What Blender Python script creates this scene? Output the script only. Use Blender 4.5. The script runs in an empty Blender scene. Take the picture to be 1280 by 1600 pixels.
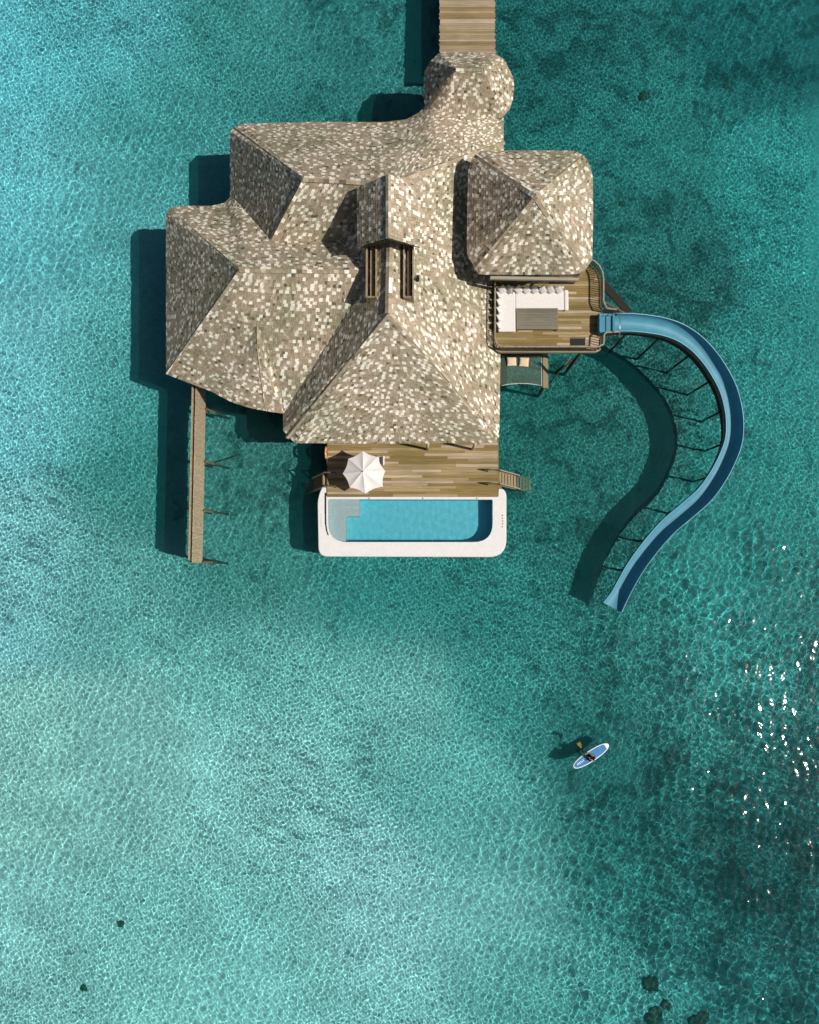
import bpy, bmesh, math, random
import numpy as np
from mathutils import Vector, Matrix
random.seed(7)
S = bpy.context.scene
COL = S.collection
R = math.radians

# ------------------------------------------------------------ camera, sky, sun, exposure
F = 1200.0; TILT = math.atan(90 / F); H = 60.0
cd = bpy.data.cameras.new('camera'); cd.sensor_fit = 'VERTICAL'; cd.sensor_height = 32; cd.lens = F * 32 / 1600
cd.clip_start = 0.5; cd.clip_end = 3000
cam = bpy.data.objects.new('camera', cd); COL.objects.link(cam)
cam.location = (0, 0, H); cam.rotation_euler = (TILT, 0, 0); S.camera = cam
SUN = Vector((0.79, -0.18, 1.0)).normalized()
w = bpy.data.worlds.new('World'); S.world = w; w.use_nodes = True
bg = w.node_tree.nodes['Background']
sky = w.node_tree.nodes.new('ShaderNodeTexSky'); sky.sky_type = 'NISHITA'; sky.sun_disc = False
sky.dust_density = 3.0; sky.ozone_density = 0.6; sky.sun_elevation = math.asin(SUN.z); sky.sun_rotation = math.atan2(SUN.x, SUN.y)
w.node_tree.links.new(sky.outputs[0], bg.inputs[0]); bg.inputs[1].default_value = 0.05
sl = bpy.data.lights.new('sun', 'SUN'); sl.energy = 5.0; sl.angle = R(0.5); sl.color = (1.0, 0.955, 0.88)
so = bpy.data.objects.new('sun', sl); COL.objects.link(so); so.location = (40, -10, 60)
so.rotation_euler = SUN.to_track_quat('Z', 'Y').to_euler()
sl.cycles.is_caustics_light = True
S.view_settings.view_transform = 'Standard'; S.view_settings.look = 'None'
S.view_settings.exposure = -0.22; S.view_settings.gamma = 1.0
S.cycles.max_bounces = 8; S.cycles.transmission_bounces = 6; S.cycles.transparent_max_bounces = 8
S.cycles.sample_clamp_direct = 0; S.cycles.sample_clamp_indirect = 60; S.cycles.caustics_reflective = False

def P(px, py, z=0.0):
    """place in the world of a spot of the photograph, given its height"""
    d = Vector(((px - 640) / F, -(py - 800) / F, -1.0))
    c, s = math.cos(TILT), math.sin(TILT)
    d = Vector((d.x, d.y * c - d.z * s, d.y * s + d.z * c))
    k = (z - H) / d.z
    return Vector((d.x * k, d.y * k, z))

# ------------------------------------------------------------ materials
def nt_of(name):
    m = bpy.data.materials.new(name); m.use_nodes = True
    nt = m.node_tree; return m, nt, nt.nodes['Principled BSDF']

def mat(name, col=(.5, .5, .5), rough=.7, attr=False, nscale=(6, 6, 6), namt=.25, bump=0.0, spec=.3, metal=0.0, big=0.0):
    m, nt, b = nt_of(name); N = nt.nodes; L = nt.links
    b.inputs['Roughness'].default_value = rough; b.inputs['Specular IOR Level'].default_value = spec
    b.inputs['Metallic'].default_value = metal
    g = N.new('ShaderNodeNewGeometry')
    mp = N.new('ShaderNodeMapping'); mp.inputs['Scale'].default_value = nscale
    L.new(g.outputs['Position'], mp.inputs['Vector'])
    n = N.new('ShaderNodeTexNoise'); n.inputs['Scale'].default_value = 1.0; n.inputs['Detail'].default_value = 4
    L.new(mp.outputs[0], n.inputs['Vector'])
    mr = N.new('ShaderNodeMapRange'); mr.inputs['From Min'].default_value = .3; mr.inputs['From Max'].default_value = .7
    mr.inputs['To Min'].default_value = 1 - namt; mr.inputs['To Max'].default_value = 1 + namt * .6
    L.new(n.outputs['Fac'], mr.inputs['Value'])
    vm = N.new('ShaderNodeVectorMath'); vm.operation = 'SCALE'
    if attr:
        a = N.new('ShaderNodeAttribute'); a.attribute_name = 'col'; L.new(a.outputs['Color'], vm.inputs[0])
    else:
        vm.inputs[0].default_value = col
    L.new(mr.outputs[0], vm.inputs['Scale'])
    last = vm.outputs[0]
    if big:
        n2 = N.new('ShaderNodeTexNoise'); n2.inputs['Scale'].default_value = .28; n2.inputs['Detail'].default_value = 5
        L.new(g.outputs['Position'], n2.inputs['Vector'])
        cr = N.new('ShaderNodeValToRGB'); L.new(n2.outputs['Fac'], cr.inputs[0])
        cr.color_ramp.elements[0].position = .35; cr.color_ramp.elements[0].color = (1 - big, 1 - big * .8, 1 - big * 1.1, 1)
        cr.color_ramp.elements[1].position = .62; cr.color_ramp.elements[1].color = (1.06, 1.04, 1.02, 1)
        v2 = N.new('ShaderNodeVectorMath'); v2.operation = 'MULTIPLY'
        L.new(last, v2.inputs[0]); L.new(cr.outputs[0], v2.inputs[1]); last = v2.outputs[0]
    L.new(last, b.inputs['Base Color'])
    if bump:
        bp = N.new('ShaderNodeBump'); bp.inputs['Distance'].default_value = bump
        L.new(n.outputs['Fac'], bp.inputs['Height']); L.new(bp.outputs[0], b.inputs['Normal'])
    return m

M = {}
M['shingle'] = mat('weathered_shingle', rough=.9, attr=True, nscale=(9, 9, 9), namt=.28, spec=.15, big=.25)
M['under'] = mat('roof_felt', (.07, .06, .045), .95)
M['wood_x'] = mat('deck_wood_x', rough=.75, attr=True, nscale=(.9, 22, 8), namt=.25, spec=.2, big=.18)
M['wood_y'] = mat('deck_wood_y', rough=.75, attr=True, nscale=(22, .9, 8), namt=.25, spec=.2, big=.12)
M['wood_z'] = mat('timber', rough=.8, attr=True, nscale=(9, 9, 1.5), namt=.3, spec=.2)
M['plaster'] = mat('white_plaster', (.72, .70, .68), .6, nscale=(3, 3, 3), namt=.05, bump=.004)
M['steps'] = mat('pale_pool_tile', (.62, .66, .66), .5, nscale=(8, 8, 8), namt=.08)
M['pooltile'] = mat('blue_pool_mosaic', (.17, .66, .78), .4, nscale=(9, 9, 9), namt=.12)
M['dark'] = mat('dark_gap', (.02, .02, .018), .8)
M['canvas'] = mat('white_canvas', (.74, .70, .68), .85, nscale=(2, 2, 2), namt=.04, bump=.01)
M['cushion'] = mat('white_cushion', (.74, .70, .67), .95, nscale=(5, 5, 5), namt=.05, bump=.01)
M['pillow'] = mat('beige_pillow', (.74, .56, .40), .95, nscale=(6, 6, 6), namt=.08)
M['slide'] = mat('blue_fibreglass', (.075, .26, .355), .5, nscale=(1.2, 1.2, 3), namt=.10, spec=.22)
M['slide_rim'] = mat('pale_blue_rim', (.15, .36, .45), .4, nscale=(2, 2, 2), namt=.08, spec=.5)
M['slide_out'] = mat('grey_fibreglass', (.17, .19, .18), .6, nscale=(3, 3, 3), namt=.2)
M['steel'] = mat('brushed_steel', (.5, .5, .48), .35, metal=.9)
M['orange'] = mat('orange_vinyl', (.85, .33, .02), .5)
M['board_white'] = mat('board_white', (.82, .84, .86), .35, namt=.03)
M['board_blue'] = mat('board_blue', (.04, .20, .44), .6, nscale=(3, 3, 3), namt=.12)
M['skin'] = mat('skin', (.50, .29, .18), .55, namt=.05)
M['hair'] = mat('black_hair', (.012, .01, .01), .5, nscale=(30, 30, 30))
M['cloth'] = mat('navy_cloth', (.012, .016, .03), .9)
M['yellow'] = mat('yellow_plastic', (.38, .30, .05), .4)
M['coral'] = mat('coral_rock', (.045, .085, .06), .95, nscale=(4, 4, 4), namt=.5, bump=.05)
M['glass'] = mat('window_glass', (.03, .05, .05), .08, spec=.8)
M['rope'] = mat('white_rope', (.6, .62, .58), .8)

def woodcol(kind='deck'):
    r = random.random()
    if kind == 'deck':
        b = (.255, .18, .07) if r < .52 else (.35, .26, .14) if r < .82 else (.47, .36, .26)
    elif kind == 'pale':
        b = (.42, .33, .22)
    elif kind == 'grey':
        b = (.17, .15, .115)
    elif kind == 'walk':
        b = (.35, .27, .175) if r < .6 else (.27, .195, .10) if r < .85 else (.42, .34, .25)
    elif kind == 'dark':
        b = (.07, .05, .03)
    else:
        b = (.16, .12, .075)
    k = random.uniform(.86, 1.12)
    return tuple(c * k for c in b)

LASTW = [0]
def shinglecol():
    r = random.random(); LASTW[0] = max(0, LASTW[0] - 1)
    if r < .19 and LASTW[0] == 0: b = (.88, .80, .70); LASTW[0] = 2
    elif r < .34: b = (.50, .42, .335)
    elif r < .42: b = (.29, .245, .155)
    elif r < .45: b = (.16, .13, .09)
    else: b = (.395, .32, .235)
    k = random.uniform(.86, 1.12)
    return (min(.88, b[0] * k), min(.85, b[1] * k), min(.8, b[2] * k))

# ------------------------------------------------------------ mesh builder
WL = {}
class MB:
    def __init__(s): s.v = []; s.f = []; s.c = []
    def add(s, vs, fs, col=(.5, .5, .5)):
        o = len(s.v); s.v += [tuple(v) for v in vs]
        for f in fs: s.f.append(tuple(i + o for i in f)); s.c.append(col)
    def hexa(s, b, t, col=(.5, .5, .5)):
        """closed block between a bottom and a top ring of points"""
        n = len(b); fs = [tuple(range(n))[::-1], tuple(range(n, 2 * n))]
        for i in range(n): j = (i + 1) % n; fs.append((i, j, n + j, n + i))
        s.add(list(b) + list(t), fs, col)
    def box(s, x0, x1, y0, y1, z0, z1, col=(.5, .5, .5)):
        s.hexa([(x0, y0, z0), (x1, y0, z0), (x1, y1, z0), (x0, y1, z0)], [(x0, y0, z1), (x1, y0, z1), (x1, y1, z1), (x0, y1, z1)], col)
    def prism(s, poly, z0, z1, col=(.5, .5, .5)):
        s.hexa([(p[0], p[1], z0) for p in poly], [(p[0], p[1], z1) for p in poly], col)
    def beam(s, p, q, wd, ht, col=(.5, .5, .5), up=(0, 0, 1)):
        p = Vector(p); q = Vector(q); d = (q - p).normalized(); u = Vector(up)
        if abs(d.dot(u)) > .97: u = Vector((0, 1, 0))
        a = d.cross(u).normalized() * wd / 2; b = a.cross(d).normalized() * ht / 2
        s.hexa([p - a - b, p + a - b, p + a + b, p - a + b], [q - a - b, q + a - b, q + a + b, q - a + b], col)
    def tube(s, pts, r, n=8, col=(.5, .5, .5), closed=False):
        pts = [Vector(p) for p in pts]; rings = []
        m = len(pts)
        for i, p in enumerate(pts):
            if closed: d = pts[(i + 1) % m] - pts[i - 1]
            else: d = pts[min(i + 1, m - 1)] - pts[max(i - 1, 0)]
            d.normalize(); u = Vector((0, 0, 1)) if abs(d.z) < .95 else Vector((1, 0, 0))
            a = d.cross(u).normalized(); b = a.cross(d)
            rr = r[i] if isinstance(r, (list, tuple)) else r
            rings.append([p + a * rr * math.cos(6.28318 * k / n) + b * rr * math.sin(6.28318 * k / n) for k in range(n)])
        vs = [v for rg in rings for v in rg]; fs = []
        for i in range(m if closed else m - 1):
            j = (i + 1) % m
            for k in range(n): l = (k + 1) % n; fs.append((i * n + k, i * n + l, j * n + l, j * n + k))
        if not closed: fs += [tuple(range(n))[::-1], tuple((m - 1) * n + k for k in range(n))]
        s.add(vs, fs, col)
    def build(s, name, m, parent=None, smooth=False):
        me = bpy.data.meshes.new(name)
        xs = np.array(s.v, dtype=float)
        c = Vector(((xs[:, 0].min() + xs[:, 0].max()) / 2, (xs[:, 1].min() + xs[:, 1].max()) / 2, xs[:, 2].min()))
        me.from_pydata([(v[0] - c.x, v[1] - c.y, v[2] - c.z) for v in s.v], [], s.f)
        ca = me.color_attributes.new('col', 'FLOAT_COLOR', 'CORNER')
        arr = np.ones((len(me.loops), 4), dtype='f'); li = 0
        for f, cc in zip(s.f, s.c): arr[li:li + len(f), :3] = cc; li += len(f)
        ca.data.foreach_set('color', arr.ravel())
        me.materials.append(m); o = bpy.data.objects.new(name, me); COL.objects.link(o)
        if smooth: me.polygons.foreach_set('use_smooth', [True] * len(me.polygons))
        place(o, c, parent); return o

def place(o, c, parent):
    WL[o.name] = c.copy()
    if parent: o.parent = parent; o.location = c - WL[parent.name]
    else: o.location = c

def tag(o, label=None, cat=None, group=None, kind=None):
    for k, v in (('label', label), ('category', cat), ('group', group), ('kind', kind)):
        if v: o[k] = v
    return o

def thing(name, loc, label, cat, group=None):
    o = bpy.data.objects.new(name, None); COL.objects.link(o); o.empty_display_size = .3
    loc = Vector(loc); place(o, loc, None); return tag(o, label, cat, group)

def catmull(pts, n):
    pts = [Vector(p) for p in pts]; q = [2 * pts[0] - pts[1]] + pts + [2 * pts[-1] - pts[-2]]; out = []
    m = len(pts) - 1
    for i in range(n + 1):
        u = i / n * m; k = min(int(u), m - 1); t = u - k; a, b, c, d = q[k:k + 4]
        out.append(.5 * ((2 * b) + (c - a) * t + (2 * a - 5 * b + 4 * c - d) * t * t + (3 * b - a - 3 * c + d) * t ** 3))
    return out

# ------------------------------------------------------------ the sea and the sea floor
DEPTH = 2.6
rng = np.random.default_rng(3)
def grid_mesh(name, X, Y, Z):
    ny, nx = X.shape
    me = bpy.data.meshes.new(name); co = np.stack([X, Y, Z], -1).reshape(-1, 3).astype('f')
    idx = np.arange(nx * ny).reshape(ny, nx)
    q = np.stack([idx[:-1, :-1], idx[:-1, 1:], idx[1:, 1:], idx[1:, :-1]], -1).reshape(-1, 4)
    me.vertices.add(len(co)); me.vertices.foreach_set('co', co.ravel())
    me.loops.add(q.size); me.loops.foreach_set('vertex_index', q.ravel().astype('i'))
    me.polygons.add(len(q)); me.polygons.foreach_set('loop_start', np.arange(0, q.size, 4, dtype='i'))
    me.polygons.foreach_set('use_smooth', np.ones(len(q), bool)); me.update()
    return me

def axis(a, b, h):
    core = np.arange(a, b + h / 2, h)
    return np.concatenate([[a - 600, a - 250, a - 100, a - 30, a - 8], core, [b + 8, b + 30, b + 100, b + 250, b + 600]])

def waves(X, Y, lam0, lam1, amp, n, seed, power=1.3):
    r = np.random.default_rng(seed); Z = np.zeros_like(X)
    for i in range(n):
        lam = r.uniform(lam0, lam1); k = 2 * math.pi / lam; a = r.uniform(0, 2 * math.pi)
        ph = (X * math.cos(a) + Y * math.sin(a)) * k + r.uniform(0, 6.28)
        ph += 1.1 * np.sin(.23 * X + .11 * Y + i) + 1.1 * np.sin(.19 * Y - .13 * X + 2 * i)
        Z += amp * lam ** power * np.sin(ph).astype('f')
    return Z
hx = .042
xs = axis(-36, 36, hx).astype('f'); ys = axis(-39, 51, hx).astype('f')
X, Y = np.meshgrid(xs, ys)
mod = .95 + .40 * np.sin(.17 * X + .9 * np.sin(.12 * Y)) * np.sin(.14 * Y + 1.3 + .8 * np.sin(.1 * X))
windy = np.clip((X - 5) / 20, 0, 1) * np.clip((12 - Y) / 25, .15, 1)
Z = waves(X, Y, .17, .46, .00118, 56, 11) * mod + waves(X, Y, .38, 1.15, .00066, 46, 12) * (2 - mod)
Z += waves(X, Y, .28, 1.25, .0027, 40, 13, 1.0) * windy * (1 + .5 * np.sin(.8 * X + .4 * Y) * np.sin(.5 * Y - .3 * X))
Z += waves(X, Y, .18, .40, .0009, 20, 16) * windy
Z += waves(X, Y, 2.0, 4.5, .0014, 8, 14)
edge = np.clip(np.minimum(np.minimum(X + 36, 36 - X), np.minimum(Y + 39, 51 - Y)) / 2, 0, 1)
Z = Z * edge
me = grid_mesh('sea_water', X, Y, Z); del X, Y, Z, mod, windy, edge
sea = bpy.data.objects.new('sea_water', me); COL.objects.link(sea); tag(sea, kind='structure')
m = bpy.data.materials.new('sea_water'); m.use_nodes = True; nt = m.node_tree; nt.nodes.clear()
rf_ = nt.nodes.new('ShaderNodeBsdfRefraction'); rf_.inputs['IOR'].default_value = 1.33; rf_.inputs['Roughness'].default_value = 0
rf_.inputs['Color'].default_value = (.74, .98, .985, 1)
gl_ = nt.nodes.new('ShaderNodeBsdfGlossy'); gl_.inputs['Roughness'].default_value = .09
fr_ = nt.nodes.new('ShaderNodeFresnel'); fr_.inputs['IOR'].default_value = 1.33
g = nt.nodes.new('ShaderNodeMixShader'); nt.links.new(fr_.outputs[0], g.inputs[0]); nt.links.new(rf_.outputs[0], g.inputs[1]); nt.links.new(gl_.outputs[0], g.inputs[2])
ou = nt.nodes.new('ShaderNodeOutputMaterial'); df = nt.nodes.new('ShaderNodeBsdfDiffuse'); df.inputs['Color'].default_value = (.02, .50, .50, 1)
mx = nt.nodes.new('ShaderNodeMixShader'); mx.inputs[0].default_value = .035
nt.links.new(g.outputs[0], mx.inputs[1]); nt.links.new(df.outputs[0], mx.inputs[2]); nt.links.new(mx.outputs[0], ou.inputs[0]); me.materials.append(m)
sea.cycles.is_caustics_caster = True

# sea floor: pale sand in the lagoon, sea grass and rubble on the right; one colour per spot
def lin(c): c = c / 255.0; return ((c + .055) / 1.055) ** 2.4 if c > .04045 else c / 12.92
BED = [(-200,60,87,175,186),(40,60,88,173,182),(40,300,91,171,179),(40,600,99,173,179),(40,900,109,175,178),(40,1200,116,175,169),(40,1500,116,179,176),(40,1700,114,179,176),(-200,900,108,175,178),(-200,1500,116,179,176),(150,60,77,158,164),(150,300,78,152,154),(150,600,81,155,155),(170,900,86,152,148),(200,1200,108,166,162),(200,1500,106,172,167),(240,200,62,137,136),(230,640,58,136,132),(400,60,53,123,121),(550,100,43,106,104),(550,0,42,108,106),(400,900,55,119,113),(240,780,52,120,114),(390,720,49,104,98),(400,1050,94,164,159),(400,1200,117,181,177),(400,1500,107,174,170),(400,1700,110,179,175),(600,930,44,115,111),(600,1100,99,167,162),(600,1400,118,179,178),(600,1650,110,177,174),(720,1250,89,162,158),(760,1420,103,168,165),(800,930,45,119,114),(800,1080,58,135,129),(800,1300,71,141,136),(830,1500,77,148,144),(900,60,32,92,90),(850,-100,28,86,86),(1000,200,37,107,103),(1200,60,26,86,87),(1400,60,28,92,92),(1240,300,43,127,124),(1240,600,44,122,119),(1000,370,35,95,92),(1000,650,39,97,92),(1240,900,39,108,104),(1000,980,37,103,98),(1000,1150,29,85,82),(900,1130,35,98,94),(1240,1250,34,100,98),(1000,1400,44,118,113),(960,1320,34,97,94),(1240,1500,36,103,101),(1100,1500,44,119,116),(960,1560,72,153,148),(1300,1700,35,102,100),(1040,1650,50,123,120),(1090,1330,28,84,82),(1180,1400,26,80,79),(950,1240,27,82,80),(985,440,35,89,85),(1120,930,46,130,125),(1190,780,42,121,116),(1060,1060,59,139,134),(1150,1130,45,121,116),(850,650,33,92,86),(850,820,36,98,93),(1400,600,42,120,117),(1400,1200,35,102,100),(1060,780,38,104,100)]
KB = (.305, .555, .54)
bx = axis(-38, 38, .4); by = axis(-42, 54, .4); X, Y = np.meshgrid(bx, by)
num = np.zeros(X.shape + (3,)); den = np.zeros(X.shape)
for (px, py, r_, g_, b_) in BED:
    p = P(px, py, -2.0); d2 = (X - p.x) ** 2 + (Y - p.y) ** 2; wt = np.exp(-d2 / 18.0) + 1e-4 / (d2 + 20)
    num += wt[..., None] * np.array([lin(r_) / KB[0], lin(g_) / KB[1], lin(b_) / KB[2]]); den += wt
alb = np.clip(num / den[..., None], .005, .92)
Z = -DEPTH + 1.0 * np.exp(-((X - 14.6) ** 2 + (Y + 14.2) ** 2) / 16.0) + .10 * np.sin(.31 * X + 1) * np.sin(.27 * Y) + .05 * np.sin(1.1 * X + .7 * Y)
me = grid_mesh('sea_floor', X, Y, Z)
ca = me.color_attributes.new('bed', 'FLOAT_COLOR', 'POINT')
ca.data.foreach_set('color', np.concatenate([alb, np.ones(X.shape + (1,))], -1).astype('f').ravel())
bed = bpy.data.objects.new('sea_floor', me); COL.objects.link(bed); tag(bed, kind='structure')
bed.cycles.is_caustics_receiver = True
m, nt, b = nt_of('sand_and_sea_grass'); N = nt.nodes; L = nt.links
b.inputs['Roughness'].default_value = 1; b.inputs['Specular IOR Level'].default_value = 0
at = N.new('ShaderNodeAttribute'); at.attribute_name = 'bed'; geo = N.new('ShaderNodeNewGeometry')
def noise(scale, detail=4, dist=0.0):
    n = N.new('ShaderNodeTexNoise'); n.inputs['Scale'].default_value = scale; n.inputs['Detail'].default_value = detail
    n.inputs['Distortion'].default_value = dist; L.new(geo.outputs['Position'], n.inputs['Vector']); return n.outputs['Fac']
def mrange(src, a, b_, c, d):
    r = N.new('ShaderNodeMapRange'); L.new(src, r.inputs['Value'])
    for k, v in zip(('From Min', 'From Max', 'To Min', 'To Max'), (a, b_, c, d)): r.inputs[k].default_value = v
    return r.outputs[0]
def mul(a, b_):
    n = N.new('ShaderNodeMath'); n.operation = 'MULTIPLY'; L.new(a, n.inputs[0]); L.new(b_, n.inputs[1]); return n.outputs[0]
n_a = mrange(noise(.16, 6, .6), .36, .62, .90, 1.08)
n_b = mrange(noise(1.6, 5), .32, .66, .93, 1.10)
n_c = mrange(noise(5.5, 3), .35, .62, .90, 1.10)
fac = mul(mul(n_a, n_b), n_c)
# sparse dark clumps of weed, denser where the bed is dark
sep = N.new('ShaderNodeSeparateColor'); L.new(at.outputs['Color'], sep.inputs[0])
cl = N.new('ShaderNodeMath'); cl.operation = 'ADD'; L.new(noise(.55, 6, .8), cl.inputs[0]); L.new(mrange(sep.outputs[1], .08, .5, -.095, .16), cl.inputs[1])
fac = mul(fac, mrange(cl.outputs[0], .36, .48, .50, 1.0))
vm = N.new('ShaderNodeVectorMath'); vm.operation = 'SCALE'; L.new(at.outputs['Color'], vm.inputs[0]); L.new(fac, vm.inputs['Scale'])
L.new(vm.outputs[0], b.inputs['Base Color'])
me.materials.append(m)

# ------------------------------------------------------------ shingled roofs
def patch(sh, un, B, T, ex=.225, thick=.16):
    B = [P(*p) if not isinstance(p, Vector) else p for p in B]; T = [P(*p) if not isinstance(p, Vector) else p for p in T]
    n = len(B); dz = Vector((0, 0, 1))
    Lm0 = sum((T[i] - B[i]).length for i in range(n)) / n; K = max(1, math.ceil(Lm0 / .7)); cols = []
    for i in range(n - 1):
        q = max(1, math.ceil(max((B[i + 1] - B[i]).length, (T[i + 1] - T[i]).length) / .7))
        for j in range(q + (1 if i == n - 2 else 0)): cols.append((B[i].lerp(B[i + 1], j / q), T[i].lerp(T[i + 1], j / q)))
    g_ = [[c[0].lerp(c[1], k / K) for k in range(K + 1)] for c in cols]; nc = len(g_); w_ = K + 1; o2 = nc * w_; fs = []
    for i in range(nc - 1):
        for k in range(K): a0 = i * w_ + k; fs += [(a0, a0 + w_, a0 + w_ + 1, a0 + 1), (o2 + a0, o2 + a0 + 1, o2 + a0 + w_ + 1, o2 + a0 + w_)]
        fs.append((i * w_, o2 + i * w_, o2 + (i + 1) * w_, (i + 1) * w_))
    un.add([p - dz * .02 for g2 in g_ for p in g2] + [p - dz * thick for g2 in g_ for p in g2], fs)
    Lm = sum((T[i] - B[i]).length for i in range(n)) / n; rows = max(1, round(Lm / ex))
    for r in range(rows):
        t0 = r / rows; t1 = min(1, (r + 1.3) / rows); t0 = max(0, t0)
        R0 = [B[i].lerp(T[i], t0) for i in range(n)]; R1 = [B[i].lerp(T[i], t1) for i in range(n)]
        cum = [0]
        for i in range(n - 1): cum.append(cum[-1] + (R0[i + 1] - R0[i]).length)
        tot = cum[-1]
        if tot < .1: continue
        def at_(s, dt=0.0):
            s = min(max(s, 0), tot); k = 0
            while k < n - 2 and cum[k + 1] < s: k += 1
            fr = (s - cum[k]) / max(1e-6, cum[k + 1] - cum[k])
            a = R0[k].lerp(R0[k + 1], fr); b = R1[k].lerp(R1[k + 1], fr); return a + (b - a) * dt, b
        s = -random.uniform(0, .2)
        while s < tot:
            col = shinglecol(); wd = random.uniform(.2, .29) if col[0] > .7 else random.choice((.10, .12, .15, .17, .2, .24)) * random.uniform(.9, 1.1)
            s0 = max(s, 0); s1 = min(s + wd, tot); s += wd + .012
            if s1 - s0 < .03: continue
            jt = random.uniform(-.10, .05) if r else random.uniform(-.08, .04)
            a, d = at_(s0, jt); b, c = at_(s1, jt + random.uniform(-.02, .02))
            nn = (b - a).cross(d - a)
            if nn.length < 1e-6: nn = (b - a).cross(c - a)
            if nn.length < 1e-6: continue
            nn.normalize()
            if nn.z < 0: nn = -nn
            l = random.uniform(.012, .030); u = .009
            sh.add([a + nn * l, b + nn * l, c + nn * u, d + nn * u, a + nn * .004, b + nn * .004],
                   [(0, 1, 2, 3), (4, 5, 1, 0), (4, 0, 3), (5, 2, 1)], col)

def caps(sh, A, Bp, wd=.17, step=.34):
    A = P(*A) if not isinstance(A, Vector) else A; Bp = P(*Bp) if not isinstance(Bp, Vector) else Bp
    d = Bp - A; Ln = d.length; d.normalize(); sd = d.cross(Vector((0, 0, 1))).normalized(); up = sd.cross(d)
    k = 0.0
    while k < Ln:
        for s in (-1, 1):
            p = A + d * (k + random.uniform(-.04, .04)); q = A + d * min(k + step * 1.25, Ln)
            a = p + up * .09; b = p + sd * s * wd - up * .03; c = q + sd * s * wd - up * .06; e = q + up * .08
            sh.add([a, b, c, e, a - up * .05, b - up * .05], [(0, 1, 2, 3), (0, 1, 5, 4)], shinglecol())
        k += step

# ---- the villa
villa = thing('overwater_villa', (-2, 20, -DEPTH), 'large overwater villa with a sprawling hipped roof of mottled brown and white shingles', 'villa')
E_ = 4.6; RZ = 12.2; AP = (607, 490, RZ); RN = (611, 286, RZ)
sh, un = MB(), MB()
patch(sh, un, [(443, 673, E_), (443, 560, E_), (443, 430, E_)], [AP, (607, 420, RZ), RN])
patch(sh, un, [(443, 673, E_), (461, 692, E_)], [AP, AP])
patch(sh, un, [(461, 692, E_), (600, 693, E_), (775, 691, E_)], [AP, AP, AP])
patch(sh, un, [(775, 691, E_), (780, 672, E_)], [AP, AP])
patch(sh, un, [(780, 672, E_), (783, 480, E_), (787, 222, 4.9)], [AP, (607, 400, RZ), RN])
caps(sh, (448, 684, E_), AP); caps(sh, (778, 683, E_), AP); caps(sh, AP, RN, .22)
# north wing with its own hip end, and the low connection to the entrance
NA = (475, 279, 11.9)
patch(sh, un, [(375, 194, E_), (480, 191, E_), (600, 191, E_), (635, 187, E_), (655, 176, E_), (672, 158, 4.7), (710, 150, 4.7), (787, 150, 4.7)],
      [NA, NA, P(*NA).lerp(P(*RN), .845), RN] + [P(*RN).lerp(P(787, 222, 4.9), t) for t in (.2, .38, .62, 1)])
patch(sh, un, [(360, 206, E_), (375, 194, E_)], [NA, NA])
patch(sh, un, [(360, 497, E_), (360, 330, E_), (360, 206, E_)], [NA, NA, NA])
patch(sh, un, [(360, 497, E_), (480, 497, E_), (600, 497, E_)], [NA, P(*NA).lerp(P(*RN), .48), RN])
caps(sh, (367, 200, E_), NA); caps(sh, (361, 497, E_), NA); caps(sh, NA, RN, .2); caps(sh, (787, 222, 4.95), RN, .2)
main_roof = un.build('roof', M['under'], villa); sh.build('roof_shingles', M['shingle'], main_roof)
# west wing
sh, un = MB(), MB(); WA = (375, 421, 11.1); WR = (598, 423, 11.1)
patch(sh, un, [(260, 584, E_), (260, 450, E_), (260, 335, E_)], [WA, WA, WA])
patch(sh, un, [(260, 335, E_), (266, 326, E_), (280, 322, E_)], [WA, WA, WA])
patch(sh, un, [(280, 322, E_), (330, 322, E_), (350, 318, E_), (366, 303, E_), (440, 300, E_), (598, 300, E_)], [WA, WA, (380, 421, 11.1), (390, 421, 11.1), (440, 421, 11.1), WR])
patch(sh, un, [(260, 584, E_), (300, 600, E_), (330, 611, E_), (360, 627, E_), (400, 639, E_), (443, 646, E_), (598, 660, E_)],
      [WA, WA, (382, 421, 11.1), (395, 421, 11.1), (425, 421, 11.1), (470, 422, 11.1), WR])
PB = (402, 488, 8.95); PQ = (402, 545, 7.9)
patch(sh, un, [(277, 591, E_), (290, 596, E_), (315, 605, E_), (337, 614, E_), (360, 627, E_), (380, 634, E_), (400, 639, E_), (421, 643, E_), (443, 646, E_), (470, 636, E_), (495, 600, E_), (520, 530, E_)],
      [PB, (402, 512, 8.5), (402, 530, 8.2), PQ, PQ, PQ, PQ, PQ, PQ, (402, 530, 8.2), (402, 510, 8.5), PB])
caps(sh, (261, 583, E_), WA); caps(sh, (268, 328, E_), WA); caps(sh, WA, WR, .2); caps(sh, PQ, PB, .16); caps(sh, (415, 641, E_), PQ, .14)
wr = un.build('roof', M['under'], villa); sh.build('roof_shingles', M['shingle'], wr)
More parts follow.
